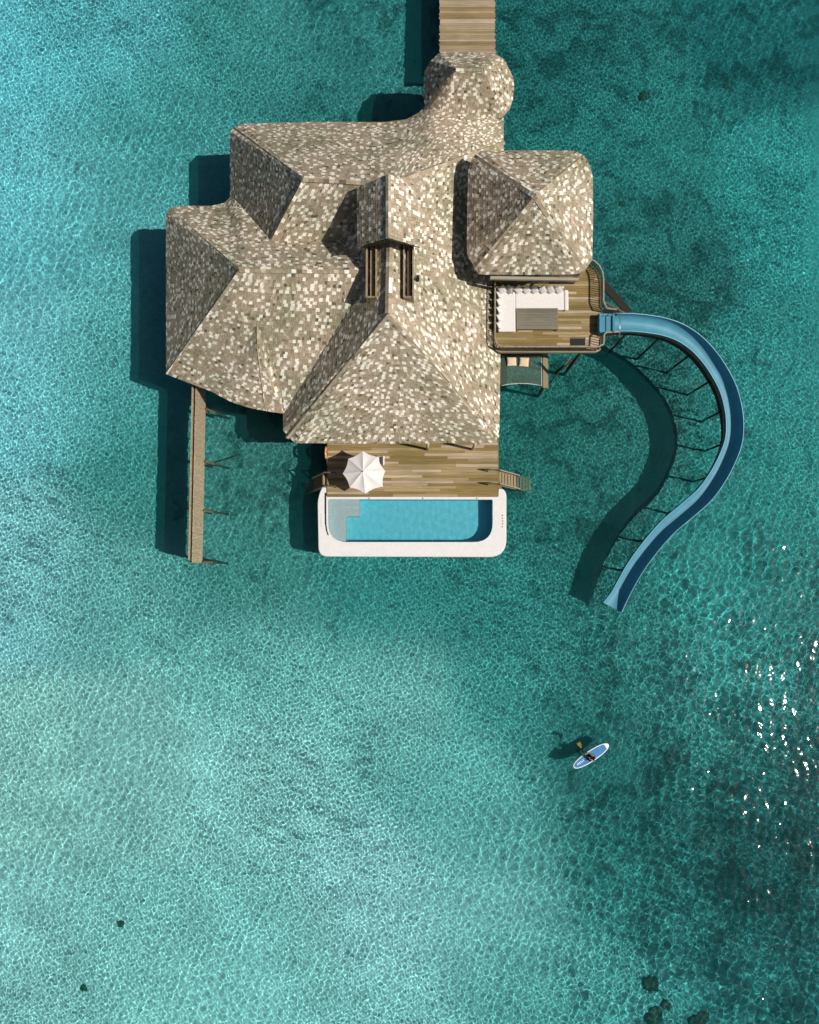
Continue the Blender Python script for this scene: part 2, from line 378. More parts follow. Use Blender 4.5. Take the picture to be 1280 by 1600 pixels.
# raised ridge vent roof
sh, un = MB(), MB(); CE, CR = 12.4, 14.4
patch(sh, un, [(558, 293, CE), (559, 386, CE)], [(607, 272, CR), (607, 372, CR)])
patch(sh, un, [(657, 292, CE), (656, 386, CE)], [(607, 272, CR), (607, 372, CR)])
caps(sh, (607, 273, CR), (607, 371, CR), .16)
cup = un.build('raised_roof', M['under'], villa); sh.build('roof_shingles', M['shingle'], cup)
mb = MB(); a = P(568, 385, 11.9); b_ = P(647, 385, 11.9); yw = a.y + .22; gp = P(607, 372, CR); c = (.27, .235, .17)
mb.hexa([(a.x, yw, 8.6), (b_.x, yw, 8.6), (b_.x, yw + 3.6, 8.2), (a.x, yw + 3.6, 8.2)], [(a.x, yw, 12.4), (b_.x, yw, 12.4), (b_.x, yw + 3.6, 12.4), (a.x, yw + 3.6, 12.4)], c)
mb.add([(a.x, yw, 12.4), (b_.x, yw, 12.4), (gp.x, yw, 14.1)], [(0, 1, 2)], c)
ga, gb, gc = P(560, 386, CE - .08), P(655, 386, CE - .08), P(607, 372, CR - .08); gc.y = ga.y
for p, q in ((ga, gc), (gb, gc)): mb.beam(p, q, .1, .16, (.42, .37, .29))
mb.build('vent_wall', M['wood_z'], villa)
# two long open roof tracks
for x0, x1 in ((572, 589), (630, 647)):
    a = P(x0, 380, 11.75); b_ = P(x1, 465, 11.75); mb = MB()
    y0, y1 = b_.y, a.y + .6
    mb.box(a.x, a.x + .1, y0, y1, 10.0, 11.8, (.30, .24, .15)); mb.box(b_.x - .1, b_.x, y0, y1, 10.0, 11.8, (.30, .24, .15))
    mb.box(a.x + .1, b_.x - .1, y0, y0 + .12, 10.0, 11.72, (.26, .21, .13))
    fr = mb.build('roof_track', M['wood_z'], villa)
    mb = MB(); mb.box(a.x + .1, b_.x - .1, y0 + .12, y1, 10.1, 10.85); mb.build('track_channel', M['dark'], fr)
    mb = MB(); cx = a.x + (.28 if x0 < 600 else .30); mb.box(cx, cx + .2, y0 + .2, y1, 10.85, 11.45, (.34, .26, .18))
    for k in range(4): mb.box(cx + .2, cx + .36, y0 + .5 + k * .95, y0 + .58 + k * .95, 11.3, 11.45, (.5, .47, .4))
    mb.build('rail', M['wood_z'], fr)
for px, py, z in ((653, 433, 11.1), (535, 476, 9.4)):
    p = P(px, py, z); mb = MB(); mb.tube([p - Vector((0, 0, .6)), p + Vector((0, 0, .12))], .11, 10); mb.build('vent_pipe', M['dark'], villa)
# body below the roofs: floor, walls, doors, windows and stilts
WALLS = [(-8.0, 5.4, 10.6, 31.0), (-16.3, -8.0, 15.4, 24.8), (-11.8, -8.0, 24.8, 31.0)]
mb = MB()
for x0, x1, y0, y1 in WALLS: mb.box(x0 - .4, x1 + (.4 if x1 > 0 else -.003), y0 - .4, y1 + .4 - (.403 if y1 < 25 and x0 > -10 else 0), 1.45, 1.78, woodcol('dark'))
mb.build('floor_slab', M['wood_z'], villa)
for x0, x1, y0, y1 in WALLS:
    mb = MB()
    n = int((x1 - x0) / .3)
    for k in range(n):
        xa = x0 + (x1 - x0) * k / n; xb = x0 + (x1 - x0) * (k + 1) / n - .015
        mb.box(xa, xb, y0, y0 + .14, 1.782, 4.7, woodcol('timber')); mb.box(xa, xb, y1 - .14, y1, 1.782, 4.7, woodcol('timber'))
    n = int((y1 - y0) / .3)
    for k in range(n):
        ya = y0 + .16 + (y1 - y0 - .32) * k / n; yb = y0 + .16 + (y1 - y0 - .32) * (k + 1) / n - .015
        mb.box(x0, x0 + .14, ya, yb, 1.782, 4.7, woodcol('timber')); mb.box(x1 - .14, x1, ya, yb, 1.782, 4.7, woodcol('timber'))
    mb.build('wall', M['wood_z'], villa)
for k in range(4):
    x = -5.6 + k * 2.4; mb = MB(); mb.box(x, x + 2.25, 10.5, 10.59, 1.8, 4.2, (.10, .08, .055)); d = mb.build('sliding_door', M['wood_z'], villa)
    mb = MB(); mb.box(x + .12, x + 2.13, 10.47, 10.497, 1.95, 4.1); mb.build('pane', M['glass'], d)
for x0, x1, y, sg in ((-14.8, -12.6, 15.4, -1), (-11.6, -9.4, 15.4, -1), (-14.4, -12.4, 24.8, 1)):
    mb = MB(); mb.box(x0, x1, y - .05 if sg < 0 else y, y if sg < 0 else y + .05, 2.6, 4.0, (.10, .08, .055)); d = mb.build('window', M['wood_z'], villa)
    mb = MB(); yy = y + sg * .06; mb.box(x0 + .1, x1 - .1, min(yy, yy + .01 * sg), max(yy, yy + .01 * sg), 2.7, 3.9); mb.build('pane', M['glass'], d)
spots = [(x, y) for x in (-7.8, -4.6, -1.4, 1.8, 5.2) for y in (12.6, 15.8, 20.8, 25.8, 30.8)] + [(x, y) for x in (-16.1, -13.2, -10.3) for y in (15.6, 20, 24.6)] + [(-11.6, 28), (-11.6, 30.8), (-9.6, 13.4)]
for x, y in spots:
    mb = MB(); mb.tube([(x, y, -DEPTH - .3), (x, y, 1.45)], .15, 10, woodcol('dark')); mb.build('stilt', M['wood_z'], villa, True)
for px in (669, 743):
    p = P(px, 693, 4.55); mb = MB(); mb.tube([(p.x, p.y, 1.8), (p.x, p.y, 4.6)], .1, 10, (.5, .45, .38)); mb.build('porch_post', M['wood_z'], villa, True)

# ---- entrance pavilion
ent = thing('entrance_pavilion', P(733, 133, -DEPTH), 'small rounded entrance pavilion with shingled roof at the end of the boardwalk', 'pavilion')
sh, un = MB(), MB(); EZ = 5.1
EL = [(687, 83), (733, 81), (773, 84), (786, 92), (795, 107), (802, 122), (803, 138), (801, 156), (796, 171), (784, 184), (733, 190), (686, 186), (668, 174), (663, 158), (662, 136), (664, 112), (672, 97), (687, 83)]
TL = [(712, 108), (733, 108), (755, 108), (755, 108), (755, 108), (755, 108), (755, 108), (755, 109), (755, 109), (755, 109), (733, 109), (712, 109), (712, 109), (712, 109), (712, 108), (712, 108), (712, 108), (712, 108)]
ez = [EZ] * 18
patch(sh, un, [(a[0], a[1], z) for a, z in zip(EL, ez)], [(a[0], a[1], 8.0) for a in TL], ex=.225)
caps(sh, (712, 108, 8.0), (755, 108, 8.0), .15, .3); caps(sh, (672, 97, EZ), (712, 108, 8), .14); caps(sh, (790, 98, EZ), (755, 108, 8), .14)
rf = un.build('roof', M['under'], ent); sh.build('roof_shingles', M['shingle'], rf)
mb = MB(); c0 = P(733, 135, 4.5); mb.prism([(c0.x + 2.6 * math.cos(a * .5236 + .26), c0.y + 2.1 * math.sin(a * .5236 + .26)) for a in range(12)], 1.5, 1.78, woodcol('dark')); mb.build('floor', M['wood_z'], ent)
for a in range(6):
    x = c0.x + 2.4 * math.cos(a * 1.047 + .52); y = c0.y + 1.9 * math.sin(a * 1.047 + .52)
    mb = MB(); mb.tube([(x, y, -DEPTH - .3), (x, y, 5.1)], .13, 10, woodcol('timber')); mb.build('post', M['wood_z'], ent, True)

# ------------------------------------------------------------ boardwalk
def planks(name, parent, x0, x1, y0, y1, z, along='x', wd=.15, ln=(2, 5), kind='deck', gap=.008, jag=0.0, th=.05, clip=None, m=None):
    mb = MB()
    if along == 'x':
        y = y0
        while y < y1 - .01:
            ww = min(wd, y1 - y); x = x0
            cc = woodcol(kind)
            while x < x1 - .01:
                l_ = min(random.uniform(*ln), x1 - x)
                if x1 - x - l_ < .4: l_ = x1 - x
                ja = random.uniform(-jag, jag) if x == x0 else 0; jb = random.uniform(-jag, jag) if x + l_ >= x1 - .01 else 0
                if clip is None or clip(x + l_ / 2, y + ww / 2):
                    mb.box(x + ja, x + l_ - (gap if jb == 0 else 0) + jb, y, y + ww - gap, z - th, z + random.uniform(-.004, .004), woodcol(kind))
                x += l_
            y += wd
    else:
        x = x0
        while x < x1 - .01:
            ww = min(wd, x1 - x); y = y0
            while y < y1 - .01:
                l_ = min(random.uniform(*ln), y1 - y)
                if y1 - y - l_ < .3: l_ = y1 - y
                if clip is None or clip(x + ww / 2, y + l_ / 2):
                    mb.box(x, x + ww - gap, y, y + l_ - gap, z - th, z + random.uniform(-.004, .004), woodcol(kind))
                y += l_
            x += wd
    return mb.build(name, m or (M['wood_x'] if along == 'x' else M['wood_y']), parent)

bw = thing('boardwalk', P(731, -20, -DEPTH), 'long timber boardwalk on posts leading away at the top of the picture', 'boardwalk')
a = P(687, 84, 1.8); b_ = P(774, 84, 1.8)
planks('planking', bw, a.x, b_.x, a.y - 1.0, a.y + 18, 1.8, 'x', .17, (9, 9), 'walk', jag=.05)
mb = MB()
for x in (a.x + .4, (a.x + b_.x) / 2, b_.x - .4): mb.box(x - .07, x + .07, a.y - 1.0, a.y + 18, 1.5, 1.745, woodcol('dark'))
mb.build('joist', M['wood_y'], bw)
for k in range(5):
    for x in (a.x + .4, b_.x - .4):
        mb = MB(); y = a.y + 1 + 4 * k; mb.tube([(x, y, -DEPTH - .3), (x, y, 1.5)], .14, 10, woodcol('dark')); mb.build('post', M['wood_z'], bw, True)

# ------------------------------------------------------------ pool terrace
ter = thing('pool_terrace', P(645, 735, -DEPTH), 'brown plank sun terrace between the villa roof and the white pool', 'terrace')
DZ = 1.8
a = P(511.5, 772, DZ); b_ = P(778, 690, DZ)
planks('planking', ter, a.x, b_.x, P(600, 776.5, DZ).y, 10.25, DZ, 'x', .21, (2.2, 6.5), 'deck')
mb = MB(); mb.prism([(b_.x + .002, P(0, 690, DZ).y), (b_.x + .002, P(0, 764, DZ).y), (P(784, 764, DZ).x, P(0, 764, DZ).y), (P(779.5, 741, DZ).x, P(0, 741, DZ).y)][::-1], DZ - .05, DZ - .003, (.24, .17, .08)); mb.build('edge_board', M['wood_y'], ter)
mb = MB(); y0 = P(0, 775, DZ).y
mb.box(a.x + .002, b_.x - .002, y0 + .02, y0 + .16, DZ - .4, DZ - .056, woodcol('timber')); mb.box(a.x - .06, a.x - .002, y0, 10.2, DZ - .35, DZ + .01, (.12, .09, .06)); mb.box(b_.x + .01, b_.x + .06, P(0, 741, DZ).y, 10.2, DZ - .35, DZ - .06, (.26, .2, .12))
mb.build('fascia', M['wood_z'], ter)
for x in (-5.8, -2, 2, 6.2):
    for y in (6.6, 9.6):
        mb = MB(); mb.tube([(x, y, -DEPTH - .3), (x, y, DZ - .06)], .14, 10, woodcol('dark')); mb.build('post', M['wood_z'], ter, True)

# ------------------------------------------------------------ pool
pool = thing('swimming_pool', P(645, 822, -DEPTH), 'rectangular blue pool with broad white rounded rim beside the terrace', 'swimming pool')
RZ2 = 1.78
def rounded(pts):
    """pts: (px, py, radius_px) -> list of px points with arcs at the corners"""
    out = []; n = len(pts)
    for i, (x, y, r) in enumerate(pts):
        p = Vector((x, y)); a_ = Vector(pts[i - 1][:2]) - p; c_ = Vector(pts[(i + 1) % n][:2]) - p
        if r < 1: out.append((x, y)); continue
        a_.normalize(); c_.normalize(); s0 = p + a_ * r; s1 = p + c_ * r
        for k in range(9):
            t = k / 8; q = s0 * (1 - t) ** 2 + p * 2 * t * (1 - t) + s1 * t * t; out.append((q.x, q.y))
    return out
outer = rounded([(497, 770, 0), (497.5, 868.5, 14), (790.5, 869.5, 26), (790.5, 764, 22), (781, 762, 0), (779, 775.5, 0), (511, 775.5, 0), (506, 762, 0)])
outer = rounded([(497, 778, 12), (498.5, 868.5, 14), (790.5, 869.5, 28), (790.5, 763, 14), (779.5, 763, 0), (779, 775.8, 0), (511, 775.8, 0), (510, 762, 0), (504, 762, 0)])
inner = rounded([(513, 780, 2), (513, 847, 30), (770, 847, 30), (770, 780.5, 3)])
O3 = [P(x, y, RZ2) for x, y in outer]; I3 = [P(x, y, RZ2) for x, y in inner]
WZ = 1.64
def ring_mesh(name, outp, inp, z, m, parent, zdrop_out, zdrop_in):
    bm = bmesh.new()
    ov = [bm.verts.new((p.x, p.y, z)) for p in outp]; iv = [bm.verts.new((p.x, p.y, z)) for p in inp]
    ed = [bm.edges.new((ov[i], ov[(i + 1) % len(ov)])) for i in range(len(ov))] + [bm.edges.new((iv[i], iv[(i + 1) % len(iv)])) for i in range(len(iv))]
    bmesh.ops.triangle_fill(bm, use_beauty=True, use_dissolve=False, edges=ed)
    cx = sum(p.x for p in outp) / len(outp); cy = sum(p.y for p in outp) / len(outp)
    # rounded outside edge going down, then straight skirt; straight inside lip
    prev = ov
    for (dx, dz) in ((.03, -.02), (.06, -.07), (.07, -.2), (.02, -zdrop_out)):
        cur = []
        for p in outp:
            d = Vector((p.x - cx, (p.y - cy) * 3, 0)).normalized(); cur.append(bm.verts.new((p.x + d.x * dx, p.y + d.y * dx, z + dz)))
        for i in range(len(cur)): j = (i + 1) % len(cur); bm.faces.new((prev[i], prev[j], cur[j], cur[i]))
        prev = cur
    low = [bm.verts.new((p.x, p.y, z - zdrop_in)) for p in inp]
    for i in range(len(low)): j = (i + 1) % len(low); bm.faces.new((iv[j], iv[i], low[i], low[j]))
    bm.faces.new(prev)
    bmesh.ops.recalc_face_normals(bm, faces=bm.faces)
    me = bpy.data.meshes.new(name); bm.to_mesh(me); bm.free(); me.materials.append(m)
    me.transform(Matrix.Translation((-cx, -cy, 0)))
    o = bpy.data.objects.new(name, me); COL.objects.link(o); place(o, Vector((cx, cy, 0)), parent); return o
ring_mesh('shell', O3, I3, RZ2, M['plaster'], pool, 1.75, .10)
# basin walls and floor
mb = MB(); n = len(I3); top = [Vector((p.x, p.y, RZ2 - .10)) for p in I3]; lo = [Vector((p.x, p.y, .35)) for p in I3]
mb.add(top + lo, [(i, (i + 1) % n, n + (i + 1) % n, n + i) for i in range(n)] + [tuple(range(n, 2 * n))])
basin = mb.build('basin', M['pooltile'], pool)
def inset(pl, d):
    cx = sum(p.x for p in pl) / len(pl); cy = sum(p.y for p in pl) / len(pl)
    return [(p.x - math.copysign(min(d, abs(p.x - cx)), p.x - cx), p.y - math.copysign(min(d, abs(p.y - cy)), p.y - cy)) for p in pl]
# L shaped shelf and steps at the left end
lx0, lx1, lx2 = P(513, 810, RZ2).x + .004, P(541, 810, 1.3).x, P(562, 790, 1.3).x
ly0, ly1, lym = P(600, 847, RZ2).y + .004, P(600, 780, RZ2).y - .004, P(600, 807, 1.3).y
left = [Vector((p.x + .004, p.y, 0)) for p in I3 if p.x < P(541, 0, RZ2).x]
cur = sorted([(p.x, p.y) for p in left if p.y < (ly0 + ly1) / 2], key=lambda q: -q[0])   # bottom-left arc
sh_poly = [(lx1, ly0)] + [(max(x, lx0), max(y, ly0) + .004) for x, y in cur] + [(lx0, ly1), (lx2, ly1), (lx2, lym), (lx1 + .12, lym), (lx1, lym - .12)]
mb = MB(); mb.prism(sh_poly[::-1], .36, 1.30); mb.build('entry_shelf', M['steps'], pool)
mb = MB(); mb.prism([(lx0 + .004, ly1 - .002), (lx0 + .004, lym + .3), (lx0 + .35, lym + .3), (lx0 + .35, ly1 - .45), (lx2 - .01, ly1 - .45), (lx2 - .01, ly1 - .002)], 1.302, 1.46); mb.build('upper_step', M['steps'], pool)
# water with fine ripples
bm = bmesh.new(); x0 = min(p.x for p in I3) - .02; x1 = max(p.x for p in I3) + .02; y0 = min(p.y for p in I3) - .02; y1 = max(p.y for p in I3) + .02
hh = .06; gx = np.arange(x0, x1, hh); gy = np.arange(y0, y1, hh); X, Y = np.meshgrid(gx, gy)
Z = WZ + waves(X, Y, .35, .9, .0006, 22, 21); pm = grid_mesh('water', X - X.mean(), Y - Y.mean(), Z - WZ)
bm.free(); po = bpy.data.objects.new('water', pm); COL.objects.link(po); place(po, Vector((X.mean(), Y.mean(), WZ)), pool)
# cut the water to the rounded basin by dropping quads outside it
def inside(x, y, poly):
    c = False; j = len(poly) - 1
    for i in range(len(poly)):
        xi, yi = poly[i]; xj, yj = poly[j]
        if (yi > y) != (yj > y) and x < (xj - xi) * (y - yi) / (yj - yi) + xi: c = not c
        j = i
    return c
bm = bmesh.new(); bm.from_mesh(pm); ip = [(p.x, p.y) for p in I3]; cx, cy = X.mean(), Y.mean()
kill = [f for f in bm.faces if not any(inside(v.co.x + cx, v.co.y + cy, ip) for v in f.verts)]
bmesh.ops.delete(bm, geom=kill, context='FACES'); bm.to_mesh(pm); bm.free()
m = bpy.data.materials.new('pool_water'); m.use_nodes = True; nt = m.node_tree; nt.nodes.clear()
g = nt.nodes.new('ShaderNodeBsdfGlass'); g.inputs['IOR'].default_value = 1.33; g.inputs['Roughness'].default_value = 0; g.inputs['Color'].default_value = (.88, .985, 1, 1)
ou = nt.nodes.new('ShaderNodeOutputMaterial'); nt.links.new(g.outputs[0], ou.inputs[0]); pm.materials.append(m)
po.cycles.is_caustics_caster = True
# overflow gutter along the left side
mb = MB(); gp = [P(x, y, RZ2 + .006) for x, y in [(508.7, 770), (508.7, 800), (509, 818), (510.5, 829), (513, 836)]]
for i in range(len(gp) - 1): mb.beam(gp[i], gp[i + 1] + (gp[i + 1] - gp[i]) * .05, .13 - i * .014, .012, (0, 0, 0))
mb.build('gutter', M['dark'], pool)
# small dark lettering marks on the right rim, a thin outlined plate on the left rim, skimmer dots
for k, (dx, ww) in enumerate(((0, .16), (0, .08), (.02, .12), (.02, .10), (-.02, .13))):
    p = P(785.3, 805 + k * 4.4, RZ2 + .006); mb = MB(); x_ = p.x + dx
    mb.prism([(x_ - ww / 2, p.y - .05), (x_ + ww / 2, p.y - .05), (x_ + ww / 2, p.y - .015), (x_ + .01, p.y - .015), (x_ + .01, p.y + .05), (x_ - .03, p.y + .05), (x_ - .03, p.y - .015), (x_ - ww / 2, p.y - .015)], RZ2 + .002, RZ2 + .006); mb.build('letter', M['dark'], pool)
mb = MB(); p = P(501.5, 803, RZ2); q = P(504, 822, RZ2)
mb.box(p.x, q.x, p.y - .03, p.y, RZ2 + .001, RZ2 + .005, (.45, .44, .42)); mb.box(p.x, p.x + .03, q.y, p.y - .03, RZ2 + .001, RZ2 + .005, (.45, .44, .42)); mb.box(p.x, q.x, q.y - .03, q.y, RZ2 + .001, RZ2 + .005, (.45, .44, .42)); mb.build('rim_plate', M['wood_z'], pool)
for px in (577, 661, 745.5):
    p = P(px, 778.6, RZ2); mb = MB(); mb.tube([p, p + Vector((0, 0, .03))], .05, 10); mb.build('deck_light', M['steel'], pool, True)
for x in (-6, -1.5, 2.5, 6.5):
    mb = MB(); mb.tube([(x, P(0, 822, 0).y, -DEPTH - .3), (x, P(0, 822, 0).y, .04)], .28, 12, woodcol('dark')); mb.build('pier', M['wood_z'], pool, True)

# ------------------------------------------------------------ stairs into the sea
def stairs(label, sx, y, direction, drift, run=2.9):
    t = thing('sea_stairs', (sx + direction * 1.2, y, -DEPTH), label, 'stairs', 'stairs from the terrace into the sea')
    top = Vector((sx, y, DZ)); bot = Vector((sx + direction * run, y + drift, -1.4))
    for s in (-.52, .52):
        o = Vector((0, s, 0)); mb = MB(); mb.beam(top + o - Vector((0, 0, .12)), bot + o, .08, .22, (.30, .24, .16)); mb.build('stringer', M['wood_x'], t)
        mb = MB(); up = Vector((0, 0, .85))
        mb.beam(top + o + up + Vector((-direction * .9, 0, 0)), top + o + up, .09, .09, (.13, .10, .065)); mb.beam(top + o + up, top.lerp(bot, .62) + o + up * .8, .08, .08, (.33, .28, .21))
        mb.beam(top + o + Vector((-direction * .85, 0, 0)), top + o + up + Vector((-direction * .85, 0, 0)), .08, .08, (.2, .16, .1))
        mb.beam(top.lerp(bot, .6) + o, top.lerp(bot, .6) + o + up * .8, .08, .08, (.2, .16, .1)); mb.build('handrail', M['wood_x'], t)
    for k in range(11):
        c = top.lerp(bot, (k + .6) / 11); mb = MB(); mb.box(c.x - .085, c.x + .085, c.y - .48, c.y + .48, c.z - .03, c.z + .02, (.36, .27, .16)); mb.build('tread', M['wood_y'], t)
a = P(779, 747, DZ); stairs('wooden stairs at the right end of the terrace going down into the sea', a.x, a.y, 1, -.25)
a = P(510, 751, DZ); stairs('wooden stairs at the left end of the terrace, lying in the villa shadow', a.x - .1, a.y, -1, -.25, 1.85)

# ------------------------------------------------------------ parasol, chair, life ring
pc = P(569, 739, 4.05)
um = thing('parasol', (pc.x, pc.y, DZ), 'open white octagonal parasol casting a shadow on the terrace', 'parasol')
rim = [P(x, y, 4.0) for x, y in ((567, 704.6), (590.5, 714), (602, 736), (598, 760), (571, 771), (546.7, 761.5), (535.8, 740), (544.5, 716.6))]
ctr = P(567, 736.5, 4.62); mb = MB(); vs = [ctr]; NR = 6; NS = 6
for i in range(8):
    a_, b_ = rim[i], rim[(i + 1) % 8]
    for k in range(NS):
        e = a_.lerp(b_, k / NS); bow = math.sin(math.pi * k / NS)
        e = e.lerp(Vector((ctr.x, ctr.y, e.z)), .055 * bow)
        for r in range(1, NR + 1):
            p = ctr.lerp(e, r / NR); p.z -= .05 * bow * math.sin(math.pi * r / NR * .9) + .05 * math.sin(math.pi * r / NR) * 0
            vs.append(p)
fs = []; tot = 8 * NS
for i in range(tot):
    j = (i + 1) % tot; fs.append((0, 1 + j * NR, 1 + i * NR))
    for r in range(NR - 1): fs.append((1 + i * NR + r, 1 + j * NR + r, 1 + j * NR + r + 1, 1 + i * NR + r + 1))
mb.add(vs, fs); cn = mb.build('canopy', M['canvas'], um)
sm = cn.modifiers.new('thickness', 'SOLIDIFY'); sm.thickness = .015
for i in range(8):
    mb = MB(); d = Vector((0, 0, -.05)); mb.beam(ctr + d, rim[i] + d, .03, .03, (.4, .38, .34)); mb.build('rib', M['steel'], um)
mb = MB(); mb.tube([(ctr.x, ctr.y, DZ), (ctr.x, ctr.y, 4.6)], .035, 8); mb.build('pole', M['steel'], um, True)
mb = MB(); mb.tube([(ctr.x, ctr.y, DZ + .003), (ctr.x, ctr.y, DZ + .08), (ctr.x, ctr.y, DZ + .1)], [.35, .35, .1], 16); mb.build('base', M['steel'], um)
mb = MB(); mb.tube([ctr - Vector((0, 0, .02)), ctr + Vector((0, 0, .05)), ctr + Vector((0, 0, .09))], [.05, .05, .02], 8); mb.build('finial', M['steel'], um)
# lounge chair half hidden under the parasol
cp = P(590, 722, DZ); ch = thing('lounge_chair', (cp.x, cp.y, DZ), 'white cushioned lounge chair half hidden under the parasol', 'chair')
mb = MB(); mb.box(cp.x - .9, cp.x + .45, cp.y - .32, cp.y + .35, DZ + .32, DZ + .45); mb.build('seat', M['cushion'], ch)
mb = MB(); mb.hexa([(cp.x + .30, cp.y - .32, DZ + .45), (cp.x + .40, cp.y - .32, DZ + .45), (cp.x + .40, cp.y + .35, DZ + .45), (cp.x + .30, cp.y + .35, DZ + .45)], [(cp.x + .46, cp.y - .32, DZ + .85), (cp.x + .56, cp.y - .32, DZ + .83), (cp.x + .56, cp.y + .35, DZ + .83), (cp.x + .46, cp.y + .35, DZ + .85)]); mb.build('backrest', M['cushion'], ch)
for dx in (-.85, .42):
    for dy in (-.28, .31):
        mb = MB(); mb.box(cp.x + dx - .03, cp.x + dx + .03, cp.y + dy - .03, cp.y + dy + .03, DZ + .004, DZ + .32, (.4, .33, .24)); mb.build('leg', M['wood_z'], ch)
lp = P(509.3, 707, 1.9); lr = thing('life_ring', (lp.x, lp.y, 1.2), 'orange life ring hanging upright on the left edge of the terrace', 'life ring')
mb = MB(); mb.tube([(lp.x, lp.y + .38 * math.cos(k * .3142), 1.70 + .38 * math.sin(k * .3142)) for k in range(20)], .10, 10, closed=True); mb.build('ring', M['orange'], lr, True)
mb = MB(); mb.tube([(lp.x - .02, lp.y + .49 * math.cos(k * .3142), 1.70 + .49 * math.sin(k * .3142)) for k in range(20)], .015, 6, closed=True); mb.build('grab_rope', M['rope'], lr, True)
mb = MB(); mb.box(lp.x + .1, lp.x + .16, lp.y - .05, lp.y + .05, 1.3, 2.25, (.3, .25, .16)); mb.box(lp.x - .1, lp.x + .1, lp.y - .03, lp.y + .03, 1.97, 2.01, (.3, .25, .16)); mb.build('bracket', M['wood_z'], lr)

# ------------------------------------------------------------ slatted privacy screen
a = P(305.5, 606, 3.7); b_ = P(305.5, 879, 3.7); wx = a.x; y1, y0 = a.y + 1.6, b_.y
scn = thing('privacy_screen', (wx, (y0 + y1) / 2, -DEPTH), 'long slatted timber privacy screen standing in the sea left of the pool', 'screen')
mb = MB(); y = y0
while y < y1:
    c = random.uniform(.9, 1.08); mb.box(wx + random.uniform(-.012, .012), wx + .05, y, y + .095, .95 + random.uniform(-.03, .03), 3.7 + random.uniform(-.02, .02), (.46 * c, .37 * c, .25 * c)); y += .108
mb.build('slats', M['wood_z'], scn)
mb = MB(); y = y0 + .2
while y < y1:
    c = random.uniform(.88, 1.08); mb.box(wx - .25, wx - .17, y, min(y + .095, y1), 1.0, 3.78, (.42 * c, .34 * c, .22 * c)); y += .108
mb.build('outer_slats', M['wood_z'], scn)
mb = MB()
for z in (1.3, 2.4, 3.4): mb.box(wx - .165, wx - .02, y0 + .05, y1, z, z + .1, (.10, .08, .05))
mb.build('rail', M['wood_y'], scn)
for py in (878, 798, 722, 640):
    q = P(323, py, .9); yy = q.y
    mb = MB(); mb.tube([(wx - .1, yy, -DEPTH - .2), (wx - .1, yy, 3.5)], .1, 10, (.22, .17, .1)); mb.build('post', M['wood_z'], scn, True)
    mb = MB(); mb.tube([(wx + .12, yy, 1.2), (wx + .95, yy - .05, -1.4), (wx + 1.3, yy - .1, -DEPTH - .1)], .09, 10, (.11, .085, .055)); mb.build('brace', M['wood_z'], scn, True)
mb = MB(); q = P(322, 722, .9); mb.tube([(wx + .7, q.y, -.6), (wx + 2.2, q.y + 1.0, -2.4)], .06, 8, (.2, .18, .12)); mb.build('brace', M['wood_z'], scn, True)

# ------------------------------------------------------------ slide tower with its upper deck
UD = 5.4
tw = thing('slide_tower', (8.2, 22, -DEPTH), 'square tower with hipped shingle roof and open railed upper deck beside the slide', 'tower')
sh, un = MB(), MB(); TE = 9.5; TA = (837, 305, 13.4)
EL = [(752, 236), (800, 235.5), (850, 235.5), (898, 236), (910, 242), (919, 252), (926, 276), (926.5, 340), (925, 406), (917, 418), (907, 427), (896, 428.5), (830, 429), (766, 429), (747, 428), (741, 416), (730, 397), (730.5, 330), (732, 268), (737, 250), (752, 236)]
patch(sh, un, [(x, y, TE) for x, y in EL], [TA] * len(EL), ex=.23)
for x, y in ((744, 243), (912, 244), (914, 420), (742, 420)): caps(sh, (x, y, TE + .02), TA, .24)
rf = un.build('roof', M['under'], tw); sh.build('roof_shingles', M['shingle'], rf)
# deck
dk = [(771, 420), (771, 536), (775, 545), (783, 548.5), (930, 548.5), (938, 545), (938.5, 478), (938.2, 443), (936, 431), (931, 422), (924, 415), (912, 400), (860, 395), (771, 395)]
D3 = [P(x, y, UD) for x, y in dk]; dpoly = [(p.x, p.y) for p in D3]
mb = MB(); mb.prism(dpoly, UD - .28, UD - .055, woodcol('timber')); mb.build('deck_frame', M['wood_x'], tw)
hx0, hx1, hy0, hy1 = P(882, 0, UD).x, P(905, 0, UD).x, P(0, 540, UD).y, P(0, 529, UD).y
ext = (min(p[0] for p in dpoly), max(p[0] for p in dpoly), min(p[1] for p in dpoly), max(p[1] for p in dpoly))
mb = MB(); y = ext[2] + .02
while y < ext[3]:
    ym = y + .1; xsn = [x for x in np.arange(ext[0] - .1, ext[1] + .2, .05) if inside(x, ym, dpoly)]
    if xsn:
        x = xsn[0]; xe = xsn[-1]
        while x < xe - .02:
            l_ = min(random.uniform(.9, 3.2), xe - x)
            if not (x + l_ > hx0 and x < hx1 and ym > hy0 and ym < hy1): mb.box(x, x + l_ - .01, y, y + .19, UD - .05, UD + random.uniform(-.003, .003), woodcol('deck'))
            else:
                if x < hx0: mb.box(x, hx0, y, y + .19, UD - .05, UD, woodcol('deck'))
                if x + l_ > hx1: mb.box(hx1, x + l_, y, y + .19, UD - .05, UD, (.36, .26, .2))
            x += l_
    y += .2
mb.build('planking', M['wood_x'], tw)
mb = MB(); mb.box(hx0, hx1, hy0, hy1, UD - .054, UD - .03); mb.build('hatch', M['dark'], tw)
